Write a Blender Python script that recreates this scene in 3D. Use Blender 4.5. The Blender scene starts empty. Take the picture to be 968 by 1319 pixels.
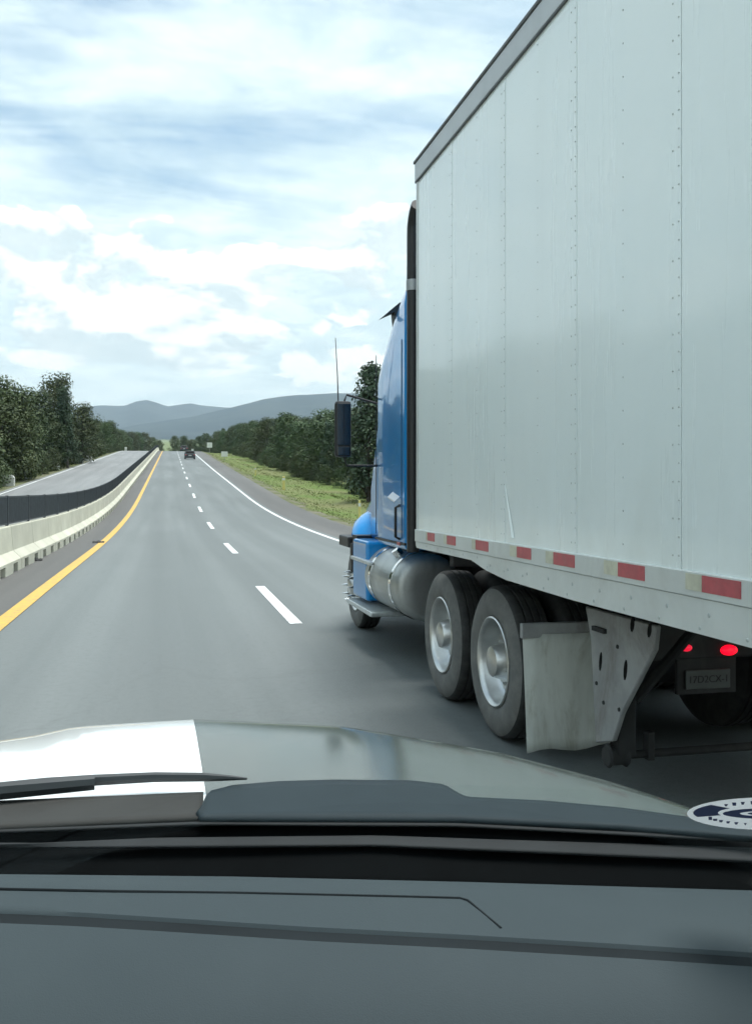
import bpy, bmesh, math, random
import numpy as np
from mathutils import Vector, Matrix

rad = math.radians
sc = bpy.context.scene
COL = sc.collection

# ------------------------------------------------------------------ camera
PW, PH = 968.0, 1319.0            # photograph size in pixels
FPX = 1200.0                      # focal length in photograph pixels
VPX, VPY = 209.0, 632.0           # vanishing point of the near road
CAMH = 1.67
YAW = math.atan((PW / 2 - VPX) / FPX)
cam_d = bpy.data.cameras.new('camera')
cam = bpy.data.objects.new('camera', cam_d)
COL.objects.link(cam)
cam.location = (0, 0, CAMH)
cam.rotation_euler = (rad(90), 0, -YAW)
cam_d.sensor_width = 36.0
cam_d.lens = FPX / PH * 36.0
cam_d.shift_y = (VPY - PH / 2) / PH
cam_d.clip_start = 0.02
cam_d.clip_end = 40000
sc.camera = cam

# ------------------------------------------------------------------ sky
SUN_EL, SUN_AZ = rad(80), rad(70)          # azimuth clockwise from +Y (ahead) towards +X (right)
world = bpy.data.worlds.new('World')
sc.world = world
world.use_nodes = True
wn, wl = world.node_tree.nodes, world.node_tree.links
wn.clear()


def N(kind, **kw):
    n = wn.new(kind)
    for k, v in kw.items():
        setattr(n, k, v)
    return n


def M(op, a, b=None, c=None, clamp=False):
    n = wn.new('ShaderNodeMath')
    n.operation = op
    n.use_clamp = clamp
    for i, v in enumerate((a, b, c)):
        if v is None:
            continue
        if isinstance(v, (int, float)):
            n.inputs[i].default_value = v
        else:
            wl.new(v, n.inputs[i])
    return n.outputs[0]


def SS(v, lo, hi):
    n = wn.new('ShaderNodeMapRange')
    n.interpolation_type = 'SMOOTHSTEP'
    wl.new(v, n.inputs[0])
    n.inputs[1].default_value = lo
    n.inputs[2].default_value = hi
    return n.outputs[0]


def NOISE(vec, scale, detail, rough, dist=0.0):
    n = wn.new('ShaderNodeTexNoise')
    wl.new(vec, n.inputs['Vector'])
    n.inputs['Scale'].default_value = scale
    n.inputs['Detail'].default_value = detail
    n.inputs['Roughness'].default_value = rough
    n.inputs['Distortion'].default_value = dist
    return n.outputs[0]


def COMB(x, y, z=0.0):
    n = wn.new('ShaderNodeCombineXYZ')
    for i, v in enumerate((x, y, z)):
        if isinstance(v, (int, float)):
            n.inputs[i].default_value = v
        else:
            wl.new(v, n.inputs[i])
    return n.outputs[0]


def MIX(f, a, b):
    n = wn.new('ShaderNodeMix')
    n.data_type = 'RGBA'
    for s, v in ((0, f), (6, a), (7, b)):
        if isinstance(v, (int, float)):
            n.inputs[s].default_value = v
        elif isinstance(v, tuple):
            n.inputs[s].default_value = v + (1,) if len(v) == 3 else v
        else:
            wl.new(v, n.inputs[s])
    return n.outputs[2]


sky = N('ShaderNodeTexSky', sky_type='NISHITA')
sky.sun_disc = False
sky.sun_elevation = SUN_EL
sky.sun_rotation = SUN_AZ
sky.air_density = 1.0
sky.dust_density = 1.2
sky.ozone_density = 1.3
tc = N('ShaderNodeTexCoord')
sep = N('ShaderNodeSeparateXYZ')
wl.new(tc.outputs['Generated'], sep.inputs[0])
dx, dy, dz = sep.outputs
az = M('ARCTAN2', dx, dy)
el = M('ARCSINE', dz)
# thin high veil: noise on a flat layer far overhead
inv = M('DIVIDE', 1.0, M('ADD', M('MAXIMUM', dz, 0.0), 0.16))
px, py = M('MULTIPLY', dx, inv), M('MULTIPLY', dy, inv)
veil = NOISE(COMB(M('MULTIPLY', px, 0.75), py, 3.1), 1.15, 10, 0.60, 0.5)
veil2 = NOISE(COMB(M('MULTIPLY', px, 0.35), M('MULTIPLY', py, 1.3), 11.7), 2.6, 7, 0.6, 0.6)
v = M('ADD', M('MULTIPLY', veil, 0.68), M('MULTIPLY', veil2, 0.42))
low = M('SUBTRACT', 1.0, SS(el, 0.08, 0.52))               # more cover towards the horizon
v = M('ADD', v, M('MULTIPLY', low, 0.24))
veil_f = SS(v, 0.38, 0.65)
# bank of low cumulus
azc = M('ADD', az, 0.13)
cu = NOISE(COMB(M('MULTIPLY', azc, 1.0), M('MULTIPLY', el, 2.0), 5.3), 5.2, 9, 0.58, 0.25)
cub = NOISE(COMB(M('MULTIPLY', az, 1.0), M('MULTIPLY', el, 2.0), 9.9), 15.0, 6, 0.6, 0.2)
band = M('MULTIPLY', SS(el, 0.07, 0.15), M('SUBTRACT', 1.0, SS(el, 0.24, 0.34)))
cv = M('ADD', cu, M('MULTIPLY', M('SUBTRACT', cub, 0.5), 0.34))
cv = M('ADD', cv, M('MULTIPLY', M('SUBTRACT', band, 1.0), 0.30))
cum_f = SS(cv, 0.462, 0.492)
# shade of the cumulus: bright tops, greyer undersides (the layer sampled a little higher up)
cu_up = NOISE(COMB(M('MULTIPLY', azc, 1.0), M('MULTIPLY', M('ADD', el, 0.022), 2.0), 5.3), 5.2, 9, 0.58, 0.25)
shade = M('ADD', SS(M('SUBTRACT', cu, cu_up), -0.045, 0.05), M('MULTIPLY', M('SUBTRACT', cub, 0.5), 0.9), clamp=True)
skyc = wn.new('ShaderNodeVectorMath')
skyc.operation = 'SCALE'
wl.new(sky.outputs[0], skyc.inputs[0])
skyc.inputs[3].default_value = 0.12
tint = wn.new('ShaderNodeVectorMath')
tint.operation = 'MULTIPLY'
wl.new(skyc.outputs[0], tint.inputs[0])
tint.inputs[1].default_value = (0.80, 1.02, 1.02)
puff = NOISE(COMB(M('MULTIPLY', px, 0.8), py, 21.0), 4.2, 9, 0.62, 0.3)
veil_c = MIX(SS(puff, 0.36, 0.66), (0.62, 0.77, 0.80), (0.90, 1.02, 1.0))
c = MIX(M('MULTIPLY', veil_f, 0.93), tint.outputs[0], veil_c)
cum_c = MIX(shade, (0.60, 0.71, 0.73), (1.12, 1.15, 1.09))
c = MIX(M('MULTIPLY', cum_f, 0.85), c, cum_c)
haze_f = M('SUBTRACT', 1.0, SS(el, 0.02, 0.17))
c = MIX(M('MULTIPLY', haze_f, 0.75), c, (0.80, 0.92, 0.89))
bg = N('ShaderNodeBackground')
wl.new(c, bg.inputs[0])
bg.inputs[1].default_value = 0.63
wout = N('ShaderNodeOutputWorld')
wl.new(bg.outputs[0], wout.inputs[0])

# ------------------------------------------------------------------ sun, exposure
sun_d = bpy.data.lights.new('sun', 'SUN')
sun_d.energy = 2.1
sun_d.angle = rad(32)
sun_d.color = (1.0, 0.98, 0.94)
sun = bpy.data.objects.new('sun', sun_d)
COL.objects.link(sun)
sdir = Vector((math.sin(SUN_AZ) * math.cos(SUN_EL), math.cos(SUN_AZ) * math.cos(SUN_EL), math.sin(SUN_EL)))
sun.rotation_euler = sdir.to_track_quat('Z', 'Y').to_euler()
sun.location = (0, 0, 60)
vs = sc.view_settings
vs.view_transform = 'Standard'
vs.look = 'None'
vs.gamma = 1.0
vs.use_curve_mapping = False
vs.exposure = 1.12
sc.render.engine = 'CYCLES'
sc.cycles.use_denoising = True
sc.cycles.max_bounces = 5
sc.cycles.transparent_max_bounces = 16
sc.cycles.volume_bounces = 0
sc.cycles.use_adaptive_sampling = True
sc.cycles.adaptive_threshold = 0.03

# ------------------------------------------------------------------ pixel -> place
CY, SY = math.cos(YAW), math.sin(YAW)


def ray(pxx, pyy):
    u, w = (pxx - PW / 2) / FPX, (VPY - pyy) / FPX
    return Vector((u * CY + SY, CY - u * SY, w))


def at_h(pxx, pyy, h):
    r = ray(pxx, pyy)
    t = (h - CAMH) / r.z
    return Vector((r.x * t, r.y * t, h))


def at_x(pxx, pyy, X):
    r = ray(pxx, pyy)
    t = X / r.x
    return Vector((X, r.y * t, CAMH + r.z * t))


def at_y(pxx, pyy, Y):
    r = ray(pxx, pyy)
    t = Y / r.y
    return Vector((r.x * t, Y, CAMH + r.z * t))


# road profile (height) and bend (sideways), from the widths of the painted lanes
_Y = np.arange(-200.0, 9501.0, 1.0)
_s = np.interp(_Y, [25, 65, 222, 262, 700, 1200], [0, 0.06, 0.06, 0.034, 0.034, 0.057])
_H = np.concatenate([[0], np.cumsum(_s[:-1])])
_cs = np.interp(_Y, [5, 22, 265, 330], [0, 0.0092, 0.0092, 0.0])
_C = np.concatenate([[0], np.cumsum(_cs[:-1])])


def hp(y):
    return float(np.interp(y, _Y, _H))


def cp(y):
    return float(np.interp(y, _Y, _C))


# ------------------------------------------------------------------ helpers
class NT:
    """small node-tree helper for materials"""
    def __init__(s, name):
        s.m = bpy.data.materials.new(name)
        s.m.use_nodes = True
        s.n, s.l = s.m.node_tree.nodes, s.m.node_tree.links
        s.b = s.n['Principled BSDF']
        s.out = s.n['Material Output']
        s.t = s.n.new('ShaderNodeTexCoord')

    def noise(s, scale, detail=6, rough=0.6, stretch=None, dist=0.0, w=0.0):
        vec = s.t.outputs['Object']
        if stretch:
            mp = s.n.new('ShaderNodeMapping')
            mp.inputs['Scale'].default_value = stretch
            mp.inputs['Location'].default_value = (w, w, w)
            s.l.new(vec, mp.inputs[0])
            vec = mp.outputs[0]
        n = s.n.new('ShaderNodeTexNoise')
        s.l.new(vec, n.inputs['Vector'])
        n.inputs['Scale'].default_value = scale
        n.inputs['Detail'].default_value = detail
        n.inputs['Roughness'].default_value = rough
        n.inputs['Distortion'].default_value = dist
        return n.outputs[0]

    def rng(s, v, a, b, lo=0.0, hi=1.0):
        n = s.n.new('ShaderNodeMapRange')
        n.interpolation_type = 'SMOOTHSTEP'
        s.l.new(v, n.inputs[0])
        n.inputs[1].default_value, n.inputs[2].default_value = a, b
        n.inputs[3].default_value, n.inputs[4].default_value = lo, hi
        return n.outputs[0]

    def mix(s, f, a, b):
        n = s.n.new('ShaderNodeMix')
        n.data_type = 'RGBA'
        for k, v in ((0, f), (6, a), (7, b)):
            if isinstance(v, (int, float)):
                n.inputs[k].default_value = v
            elif isinstance(v, tuple):
                n.inputs[k].default_value = v + (1,)
            else:
                s.l.new(v, n.inputs[k])
        return n.outputs[2]

    def bump(s, v, strength, dist=0.01):
        n = s.n.new('ShaderNodeBump')
        s.l.new(v, n.inputs['Height'])
        n.inputs['Strength'].default_value = strength
        n.inputs['Distance'].default_value = dist
        s.l.new(n.outputs[0], s.b.inputs['Normal'])

    def set(s, **kw):
        for k, v in kw.items():
            i = s.b.inputs[k.replace('_', ' ')]
            if isinstance(v, (int, float)):
                i.default_value = v
            elif isinstance(v, tuple):
                i.default_value = v + (1,)
            else:
                s.l.new(v, i)
        return s.m


def plain(name, col, rough=0.5, metal=0.0, var=0.25, scale=6.0, bump=0.0, dirt=None, dirt_amt=0.5, coat=0.0, stretch=None, **kw):
    t = NT(name)
    n = t.noise(scale, stretch=stretch)
    dark = tuple(x * (1 - var) for x in col)
    c = t.mix(t.rng(n, 0.3, 0.7), dark, col)
    if dirt:
        d = t.noise(scale * 0.6, 8, 0.7, (1.3, 0.9, 0.6) if not stretch else stretch, 0.5, 4.0)
        c = t.mix(t.rng(d, 0.45, 0.72, 0, dirt_amt), c, dirt)
    if bump:
        t.bump(t.noise(scale * 8, 4), bump)
    t.set(Base_Color=c, Roughness=rough, Metallic=metal)
    if coat:
        t.set(Coat_Weight=coat, Coat_Roughness=0.04)
    if kw:
        t.set(**kw)
    return t.m


MATS = {}


def mat(k):
    return MATS[k]


def obj(name, bm, m, parent=None, smooth=False, label=None):
    me = bpy.data.meshes.new(name)
    bm.normal_update()
    bm.to_mesh(me)
    bm.free()
    if smooth:
        for p in me.polygons:
            p.use_smooth = True
        me.set_sharp_from_angle(angle=rad(38))
    o = bpy.data.objects.new(name, me)
    COL.objects.link(o)
    if m:
        me.materials.append(mat(m) if isinstance(m, str) else m)
    if parent is not None:
        o.parent = parent
        o.matrix_parent_inverse = pmat(parent).inverted()
    if label:
        o['label'] = label
    return o


def pmat(o):
    """world matrix from unsaved transforms"""
    m = Matrix.LocRotScale(o.location, o.rotation_euler, o.scale)
    if o.parent:
        return pmat(o.parent) @ o.matrix_parent_inverse @ m
    return m


def thing(name, label, cat, loc=(0, 0, 0), rz=0.0, group=None):
    o = bpy.data.objects.new(name, None)
    COL.objects.link(o)
    o.empty_display_size = 0.3
    o.location = loc
    o.rotation_euler = (0, 0, rz)
    return tag(o, label, cat, group)


def tag(o, label=None, cat=None, group=None, kind=None):
    if label:
        o['label'] = label
    if cat:
        o['category'] = cat
    if group:
        o['group'] = group
    if kind:
        o['kind'] = kind
    return o


def copy_tree(o, parent=None):
    c = o.copy()
    COL.objects.link(c)
    if parent is not None:
        c.parent = parent
    for ch in list(o.children):
        copy_tree(ch, c)
    return c


def box(bm, x0, x1, y0, y1, z0, z1, bev=0.0):
    vs_ = [bm.verts.new((x, y, z)) for x in (x0, x1) for y in (y0, y1) for z in (z0, z1)]
    fs = [(0, 1, 3, 2), (4, 6, 7, 5), (0, 4, 5, 1), (2, 3, 7, 6), (0, 2, 6, 4), (1, 5, 7, 3)]
    faces = [bm.faces.new([vs_[i] for i in f]) for f in fs]
    if bev:
        ed = list({e for f in faces for e in f.edges})
        bmesh.ops.bevel(bm, geom=ed, offset=bev, segments=2, affect='EDGES', profile=0.5)
    return bm


def boxo(name, ext, m, parent=None, bev=0.0, label=None):
    bm = bmesh.new()
    box(bm, *ext, bev=bev)
    return obj(name, bm, m, parent, label=label)


def tube(bm, pts, r, seg=10, cap=True):
    """tube along points; r a number or a list"""
    pts = [Vector(p) for p in pts]
    rs = r if isinstance(r, (list, tuple)) else [r] * len(pts)
    rings = []
    for i, p in enumerate(pts):
        d = (pts[min(i + 1, len(pts) - 1)] - pts[max(i - 1, 0)]).normalized()
        if i == 0:
            a = Vector((0, 0, 1)) if abs(d.z) < 0.9 else Vector((1, 0, 0))
            s = d.cross(a).normalized()
        else:
            s = (s - d * s.dot(d)).normalized()
        t = s.cross(d)
        rings.append([bm.verts.new(p + (s * math.cos(k * 2 * math.pi / seg) + t * math.sin(k * 2 * math.pi / seg)) * rs[i]) for k in range(seg)])
    for a, b in zip(rings, rings[1:]):
        for k in range(seg):
            bm.faces.new((a[k], a[(k + 1) % seg], b[(k + 1) % seg], b[k]))
    if cap:
        bm.faces.new(rings[0][::-1])
        bm.faces.new(rings[-1])
    return bm


def lathe(bm, prof, centre, seg=40, axis='x', close=False):
    """profile of (offset along axis, radius) turned about an axis through centre"""
    c = Vector(centre)
    rings = []
    for a, r in prof:
        ring = []
        for k in range(seg):
            t = 2 * math.pi * k / seg
            if axis == 'x':
                p = Vector((a, r * math.cos(t), r * math.sin(t)))
            elif axis == 'y':
                p = Vector((r * math.cos(t), a, r * math.sin(t)))
            else:
                p = Vector((r * math.cos(t), r * math.sin(t), a))
            ring.append(bm.verts.new(c + p))
        rings.append(ring)
    for a, b in zip(rings, rings[1:]):
        for k in range(seg):
            bm.faces.new((a[k], a[(k + 1) % seg], b[(k + 1) % seg], b[k]))
    if close:
        a, b = rings[-1], rings[0]
        for k in range(seg):
            bm.faces.new((a[k], a[(k + 1) % seg], b[(k + 1) % seg], b[k]))
    else:
        for ring in (rings[0], rings[-1]):
            bm.faces.new(ring)
    bmesh.ops.recalc_face_normals(bm, faces=bm.faces)
    return bm


def prism(bm, poly, axis, a0, a1):
    """polygon of 2-D points pushed along an axis: 'x' -> (y,z), 'y' -> (x,z), 'z' -> (x,y)"""
    def P(p, a):
        return {'x': (a, p[0], p[1]), 'y': (p[0], a, p[1]), 'z': (p[0], p[1], a)}[axis]
    A = [bm.verts.new(P(p, a0)) for p in poly]
    B = [bm.verts.new(P(p, a1)) for p in poly]
    fs = [bm.faces.new(A), bm.faces.new(B[::-1])]
    n = len(poly)
    for i in range(n):
        fs.append(bm.faces.new((A[i], A[(i + 1) % n], B[(i + 1) % n], B[i])))
    bmesh.ops.recalc_face_normals(bm, faces=bm.faces)
    return bm


def loft(bm, rings, cap=True):
    R = [[bm.verts.new(p) for p in r] for r in rings]
    n = len(R[0])
    for a, b in zip(R, R[1:]):
        for k in range(n):
            bm.faces.new((a[k], a[(k + 1) % n], b[(k + 1) % n], b[k]))
    if cap:
        bm.faces.new(R[0][::-1])
        bm.faces.new(R[-1])
    bmesh.ops.recalc_face_normals(bm, faces=bm.faces)
    return bm


def rring(x0, x1, z0, z1, y, rt=0.2, rb=0.05, n=5):
    """rounded rectangle in the x-z plane at y: rt = top corner radius, rb = bottom"""
    pts = []
    for cx, cz, r, a0 in ((x1 - rb, z0 + rb, rb, -90), (x1 - rt, z1 - rt, rt, 0), (x0 + rt, z1 - rt, rt, 90), (x0 + rb, z0 + rb, rb, 180)):
        for k in range(n + 1):
            t = rad(a0 + 90 * k / n)
            pts.append(Vector((cx + r * math.cos(t), y, cz + r * math.sin(t))))
    return pts


def grid_mesh(name, P, m, parent=None, smooth=True, thick=0.0):
    """P: 2-D list of points -> quad sheet, with real thickness if wanted"""
    bm = bmesh.new()
    V = [[bm.verts.new(p) for p in row] for row in P]
    for a, b in zip(V, V[1:]):
        for i in range(len(a) - 1):
            bm.faces.new((a[i], a[i + 1], b[i + 1], b[i]))
    bmesh.ops.recalc_face_normals(bm, faces=bm.faces)
    bm.normal_update()
    if sum(f.normal.z for f in bm.faces) < 0:
        bmesh.ops.reverse_faces(bm, faces=bm.faces)
    o = obj(name, bm, m, parent, smooth)
    if thick:
        s = o.modifiers.new('thickness', 'SOLIDIFY')
        s.thickness = thick
        s.offset = -1
    return o


# ------------------------------------------------------------------ materials
def make_materials():
    # asphalt
    def asphalt(name, a, b, streak=0.35, rough=0.68):
        t = NT(name)
        fine = t.noise(90, 3, 0.7)
        mid = t.noise(0.22, 5, 0.5, (1.0, 0.25, 1.0))
        lanes = t.noise(1.2, 4, 0.5, (1.1, 0.012, 1.0))       # long wear streaks along the road
        c = t.mix(t.rng(lanes, 0.3, 0.7), a, b)
        c = t.mix(t.rng(mid, 0.35, 0.75, 0, streak), c, tuple(x * 0.80 for x in a))
        sp = t.n.new('ShaderNodeSeparateXYZ')
        t.l.new(t.t.outputs['Object'], sp.inputs[0])
        sn = t.n.new('ShaderNodeMath')
        sn.operation = 'SINE'
        mm = t.n.new('ShaderNodeMath')
        mm.operation = 'MULTIPLY_ADD'
        t.l.new(sp.outputs[0], mm.inputs[0])
        mm.inputs[1].default_value, mm.inputs[2].default_value = 2 * math.pi / 1.8, 2 * math.pi * 0.36
        t.l.new(mm.outputs[0], sn.inputs[0])
        c = t.mix(t.rng(sn.outputs[0], -0.2, 1.0, 0, 0.38), c, tuple(x * 0.80 for x in a))
        crack = t.n.new('ShaderNodeTexVoronoi')
        crack.feature = 'DISTANCE_TO_EDGE'
        crack.inputs['Scale'].default_value = 0.16
        mp = t.n.new('ShaderNodeMapping')
        mp.inputs['Scale'].default_value = (1.6, 0.5, 1.0)
        wob = t.n.new('ShaderNodeTexNoise')
        wob.inputs['Scale'].default_value = 1.5
        wob.inputs['Detail'].default_value = 6
        t.l.new(t.t.outputs['Object'], wob.inputs['Vector'])
        va = t.n.new('ShaderNodeVectorMath')
        va.operation = 'MULTIPLY_ADD'
        t.l.new(wob.outputs['Color'], va.inputs[0])
        va.inputs[1].default_value = (0.9, 0.9, 0)
        t.l.new(t.t.outputs['Object'], va.inputs[2])
        t.l.new(va.outputs[0], mp.inputs[0])
        t.l.new(mp.outputs[0], crack.inputs['Vector'])
        c = t.mix(t.rng(crack.outputs[0], 0.002, 0.006, 0.10, 0.0), c, (0.05, 0.052, 0.053))
        c = t.mix(t.rng(t.noise(14, 5, 0.75), 0.42, 0.75, 0, 0.42), c, tuple(x * 0.62 for x in a))
        c = t.mix(t.rng(fine, 0.3, 0.75, 0, 0.35), c, tuple(min(1, x * 1.5) for x in b))
        t.bump(fine, 0.35, 0.006)
        return t.set(Base_Color=c, Roughness=t.rng(mid, 0.3, 0.7, rough - 0.03, rough + 0.05), Specular_IOR_Level=0.45)
    MATS['asphalt'] = asphalt('asphalt', (0.112, 0.128, 0.127), (0.158, 0.175, 0.173))
    MATS['asphalt_shoulder'] = asphalt('asphalt_shoulder', (0.085, 0.085, 0.082), (0.125, 0.122, 0.115))
    MATS['asphalt_far'] = asphalt('asphalt_far', (0.17, 0.18, 0.18), (0.23, 0.235, 0.235))
    for nm, col, wear in (('paint_white', (0.74, 0.77, 0.76), 0.8), ('paint_yellow', (0.66, 0.40, 0.07), 0.8)):
        t = NT(nm)
        n = t.noise(7, 9, 0.75)
        t.set(Base_Color=t.mix(t.rng(n, 0.46, 0.70, 0, wear), col, (0.16, 0.165, 0.16)), Roughness=0.6)
        t.bump(t.noise(60, 3), 0.2, 0.004)
        MATS[nm] = t.m
    t = NT('grassland')
    a, b = t.noise(0.09, 8, 0.65), t.noise(1.7, 7, 0.7)
    c = t.mix(t.rng(a, 0.38, 0.62), (0.125, 0.18, 0.055), (0.18, 0.185, 0.09))
    c = t.mix(t.rng(b, 0.45, 0.75, 0, 0.35), c, (0.10, 0.14, 0.04))
    t.bump(b, 0.35, 0.05)
    MATS['grassland'] = t.set(Base_Color=c, Roughness=0.95, Specular_IOR_Level=0.1)
    t = NT('verge')
    a, b = t.noise(0.5, 8, 0.7), t.noise(6, 6, 0.7)
    c = t.mix(t.rng(a, 0.4, 0.62), (0.19, 0.18, 0.14), (0.10, 0.125, 0.04))
    c = t.mix(t.rng(b, 0.45, 0.8, 0, 0.5), c, (0.10, 0.09, 0.065))
    t.bump(b, 0.7, 0.05)
    MATS['verge'] = t.set(Base_Color=c, Roughness=0.95, Specular_IOR_Level=0.1)
    for nm, g1, g2, g3 in (('leaf_dark', (0.040, 0.070, 0.030), (0.066, 0.098, 0.040), (0.092, 0.116, 0.046)),
                           ('leaf_olive', (0.052, 0.074, 0.033), (0.080, 0.100, 0.042), (0.108, 0.118, 0.052)),
                           ('leaf_pine', (0.036, 0.062, 0.038), (0.058, 0.086, 0.045), (0.085, 0.100, 0.055))):
        t = NT(nm)
        info = t.n.new('ShaderNodeObjectInfo')
        a, b = t.noise(0.55, 3, 0.5), t.noise(4.0, 4, 0.7)
        c = t.mix(t.rng(a, 0.35, 0.68), g1, g2)
        c = t.mix(t.rng(b, 0.5, 0.8, 0, 0.8), c, g3)
        hsv = t.n.new('ShaderNodeHueSaturation')
        t.l.new(c, hsv.inputs['Color'])
        mr = t.n.new('ShaderNodeMapRange')
        t.l.new(info.outputs['Random'], mr.inputs[0])
        mr.inputs[3].default_value, mr.inputs[4].default_value = 0.72, 1.3
        t.l.new(mr.outputs[0], hsv.inputs['Value'])
        mr2 = t.n.new('ShaderNodeMapRange')
        t.l.new(info.outputs['Random'], mr2.inputs[0])
        mr2.inputs[3].default_value, mr2.inputs[4].default_value = 0.485, 0.515
        t.l.new(mr2.outputs[0], hsv.inputs['Hue'])
        MATS[nm] = t.set(Base_Color=hsv.outputs[0], Roughness=0.7, Specular_IOR_Level=0.25)
    MATS['bark'] = plain('bark', (0.10, 0.085, 0.07), 0.9, var=0.5, scale=9, bump=0.6, stretch=(1, 1, 0.25))
    t = NT('grass_blades')
    a = t.noise(0.4, 5, 0.6)
    MATS['grass_blades'] = t.set(Base_Color=t.mix(t.rng(a, 0.35, 0.65), (0.13, 0.185, 0.055), (0.19, 0.195, 0.09)), Roughness=0.8, Specular_IOR_Level=0.15)
    t = NT('mountain')
    a, b = t.noise(0.004, 8, 0.62), t.noise(0.02, 6, 0.7)
    c = t.mix(t.rng(a, 0.38, 0.64), (0.022, 0.038, 0.042), (0.042, 0.058, 0.055))
    c = t.mix(t.rng(b, 0.5, 0.8, 0, 0.5), c, (0.085, 0.09, 0.075))
    MATS['mountain'] = t.set(Base_Color=c, Roughness=1.0, Specular_IOR_Level=0.0)
    t = NT('concrete')
    a, b, d = t.noise(1.3, 8, 0.65), t.noise(14, 6, 0.7), t.noise(2.2, 8, 0.7, (1.0, 1.0, 0.25))
    c = t.mix(t.rng(a, 0.35, 0.7), (0.54, 0.53, 0.43), (0.64, 0.63, 0.52))
    c = t.mix(t.rng(b, 0.5, 0.8, 0, 0.35), c, (0.36, 0.35, 0.30))
    c = t.mix(t.rng(d, 0.55, 0.8, 0, 0.45), c, (0.24, 0.23, 0.20))
    info = t.n.new('ShaderNodeObjectInfo')
    mr = t.n.new('ShaderNodeMapRange')
    t.l.new(info.outputs['Random'], mr.inputs[0])
    mr.inputs[3].default_value, mr.inputs[4].default_value = 0.0, 0.28
    c = t.mix(mr.outputs[0], c, (0.34, 0.33, 0.28))
    t.bump(b, 0.4, 0.01)
    MATS['concrete'] = t.set(Base_Color=c, Roughness=0.85)
    MATS['screen_mesh'] = plain('screen_mesh', (0.050, 0.060, 0.070), 0.6, var=0.35, scale=5)
    MATS['galvanised'] = plain('galvanised', (0.42, 0.44, 0.45), 0.45, 0.6, var=0.2, scale=12)
    # trailer
    t = NT('trailer_white')
    a = t.noise(0.7, 6, 0.6)
    st = t.noise(3.0, 7, 0.65, (0.7, 0.7, 0.05))
    c = t.mix(t.rng(a, 0.3, 0.7), (0.81, 0.89, 0.90), (0.85, 0.915, 0.92))
    c = t.mix(t.rng(st, 0.52, 0.80, 0, 0.16), c, (0.56, 0.60, 0.58))
    sp = t.n.new('ShaderNodeSeparateXYZ')
    t.l.new(t.t.outputs['Object'], sp.inputs[0])
    film = t.n.new('ShaderNodeMath')
    film.operation = 'MULTIPLY'
    t.l.new(t.rng(sp.outputs[2], 1.35, 2.2, 0.26, 0.0), film.inputs[0])
    t.l.new(t.rng(t.noise(2.4, 8, 0.7, (1, 1, 0.5), 0.4, 2.0), 0.3, 0.7, 0.25, 1.0), film.inputs[1])
    c = t.mix(film.outputs[0], c, (0.50, 0.53, 0.47))
    t.bump(t.noise(0.9, 3, 0.5), 0.05, 0.05)
    MATS['trailer_white'] = t.set(Base_Color=c, Roughness=t.rng(st, 0.35, 0.8, 0.26, 0.36), Specular_IOR_Level=0.4, Coat_Weight=0.5, Coat_Roughness=0.09)
    MATS['rail_alu'] = plain('rail_alu', (0.66, 0.70, 0.69), 0.38, 0.15, var=0.12, scale=2.5, dirt=(0.36, 0.36, 0.33), dirt_amt=0.45)
    MATS['roof_rail'] = plain('roof_rail', (0.44, 0.46, 0.47), 0.35, 0.35, var=0.12, scale=3)
    MATS['rivet'] = plain('rivet', (0.52, 0.56, 0.56), 0.4, 0.4)
    MATS['gap_dark'] = plain('gap_dark', (0.16, 0.17, 0.18), 0.7)
    MATS['tape_red'] = plain('tape_red', (0.50, 0.095, 0.115), 0.35, var=0.2, scale=20, dirt=(0.3, 0.12, 0.12))
    MATS['tape_white'] = plain('tape_white', (0.60, 0.60, 0.48), 0.4, var=0.2, scale=20)
    MATS['underframe'] = plain('underframe', (0.030, 0.032, 0.033), 0.8, var=0.4, scale=3, dirt=(0.075, 0.07, 0.062))
    MATS['chassis_black'] = plain('chassis_black', (0.022, 0.023, 0.025), 0.6, var=0.4, scale=4, dirt=(0.06, 0.055, 0.05))
    MATS['landing_grey'] = plain('landing_grey', (0.36, 0.37, 0.37), 0.6, 0.1, var=0.25, scale=5, dirt=(0.15, 0.135, 0.12), dirt_amt=0.7, bump=0.1)
    MATS['flap_white'] = plain('flap_white', (0.60, 0.63, 0.59), 0.6, var=0.15, scale=3, dirt=(0.27, 0.27, 0.21), dirt_amt=0.85, stretch=(2.5, 2.5, 0.6), bump=0.08)
    MATS['hole'] = plain('hole', (0.012, 0.012, 0.012), 0.9, Specular_IOR_Level=0.1)
    t = NT('rubber')
    a = t.noise(9, 6, 0.7)
    MATS['rubber'] = t.set(Base_Color=t.mix(t.rng(a, 0.35, 0.75), (0.022, 0.023, 0.023), (0.050, 0.050, 0.047)), Roughness=0.8)
    t = NT('rubber_sidewall')
    a = t.noise(7, 6, 0.7)
    MATS['rubber_sidewall'] = t.set(Base_Color=t.mix(t.rng(a, 0.35, 0.75), (0.125, 0.128, 0.124), (0.19, 0.19, 0.18)), Roughness=0.85)
    MATS['wheel_alu'] = plain('wheel_alu', (0.66, 0.67, 0.66), 0.34, 1.0, var=0.15, scale=8, dirt=(0.35, 0.34, 0.32), dirt_amt=0.35)
    MATS['chrome'] = plain('chrome', (0.80, 0.82, 0.83), 0.10, 1.0, var=0.06)
    MATS['tank_alu'] = plain('tank_alu', (0.52, 0.54, 0.53), 0.42, 0.8, var=0.15, scale=4, dirt=(0.22, 0.21, 0.19), dirt_amt=0.5)
    MATS['step_alu'] = plain('step_alu', (0.62, 0.66, 0.67), 0.35, 0.6, var=0.2, scale=14)
    t = NT('cab_blue')
    a = t.noise(1.6, 5, 0.6)
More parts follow.
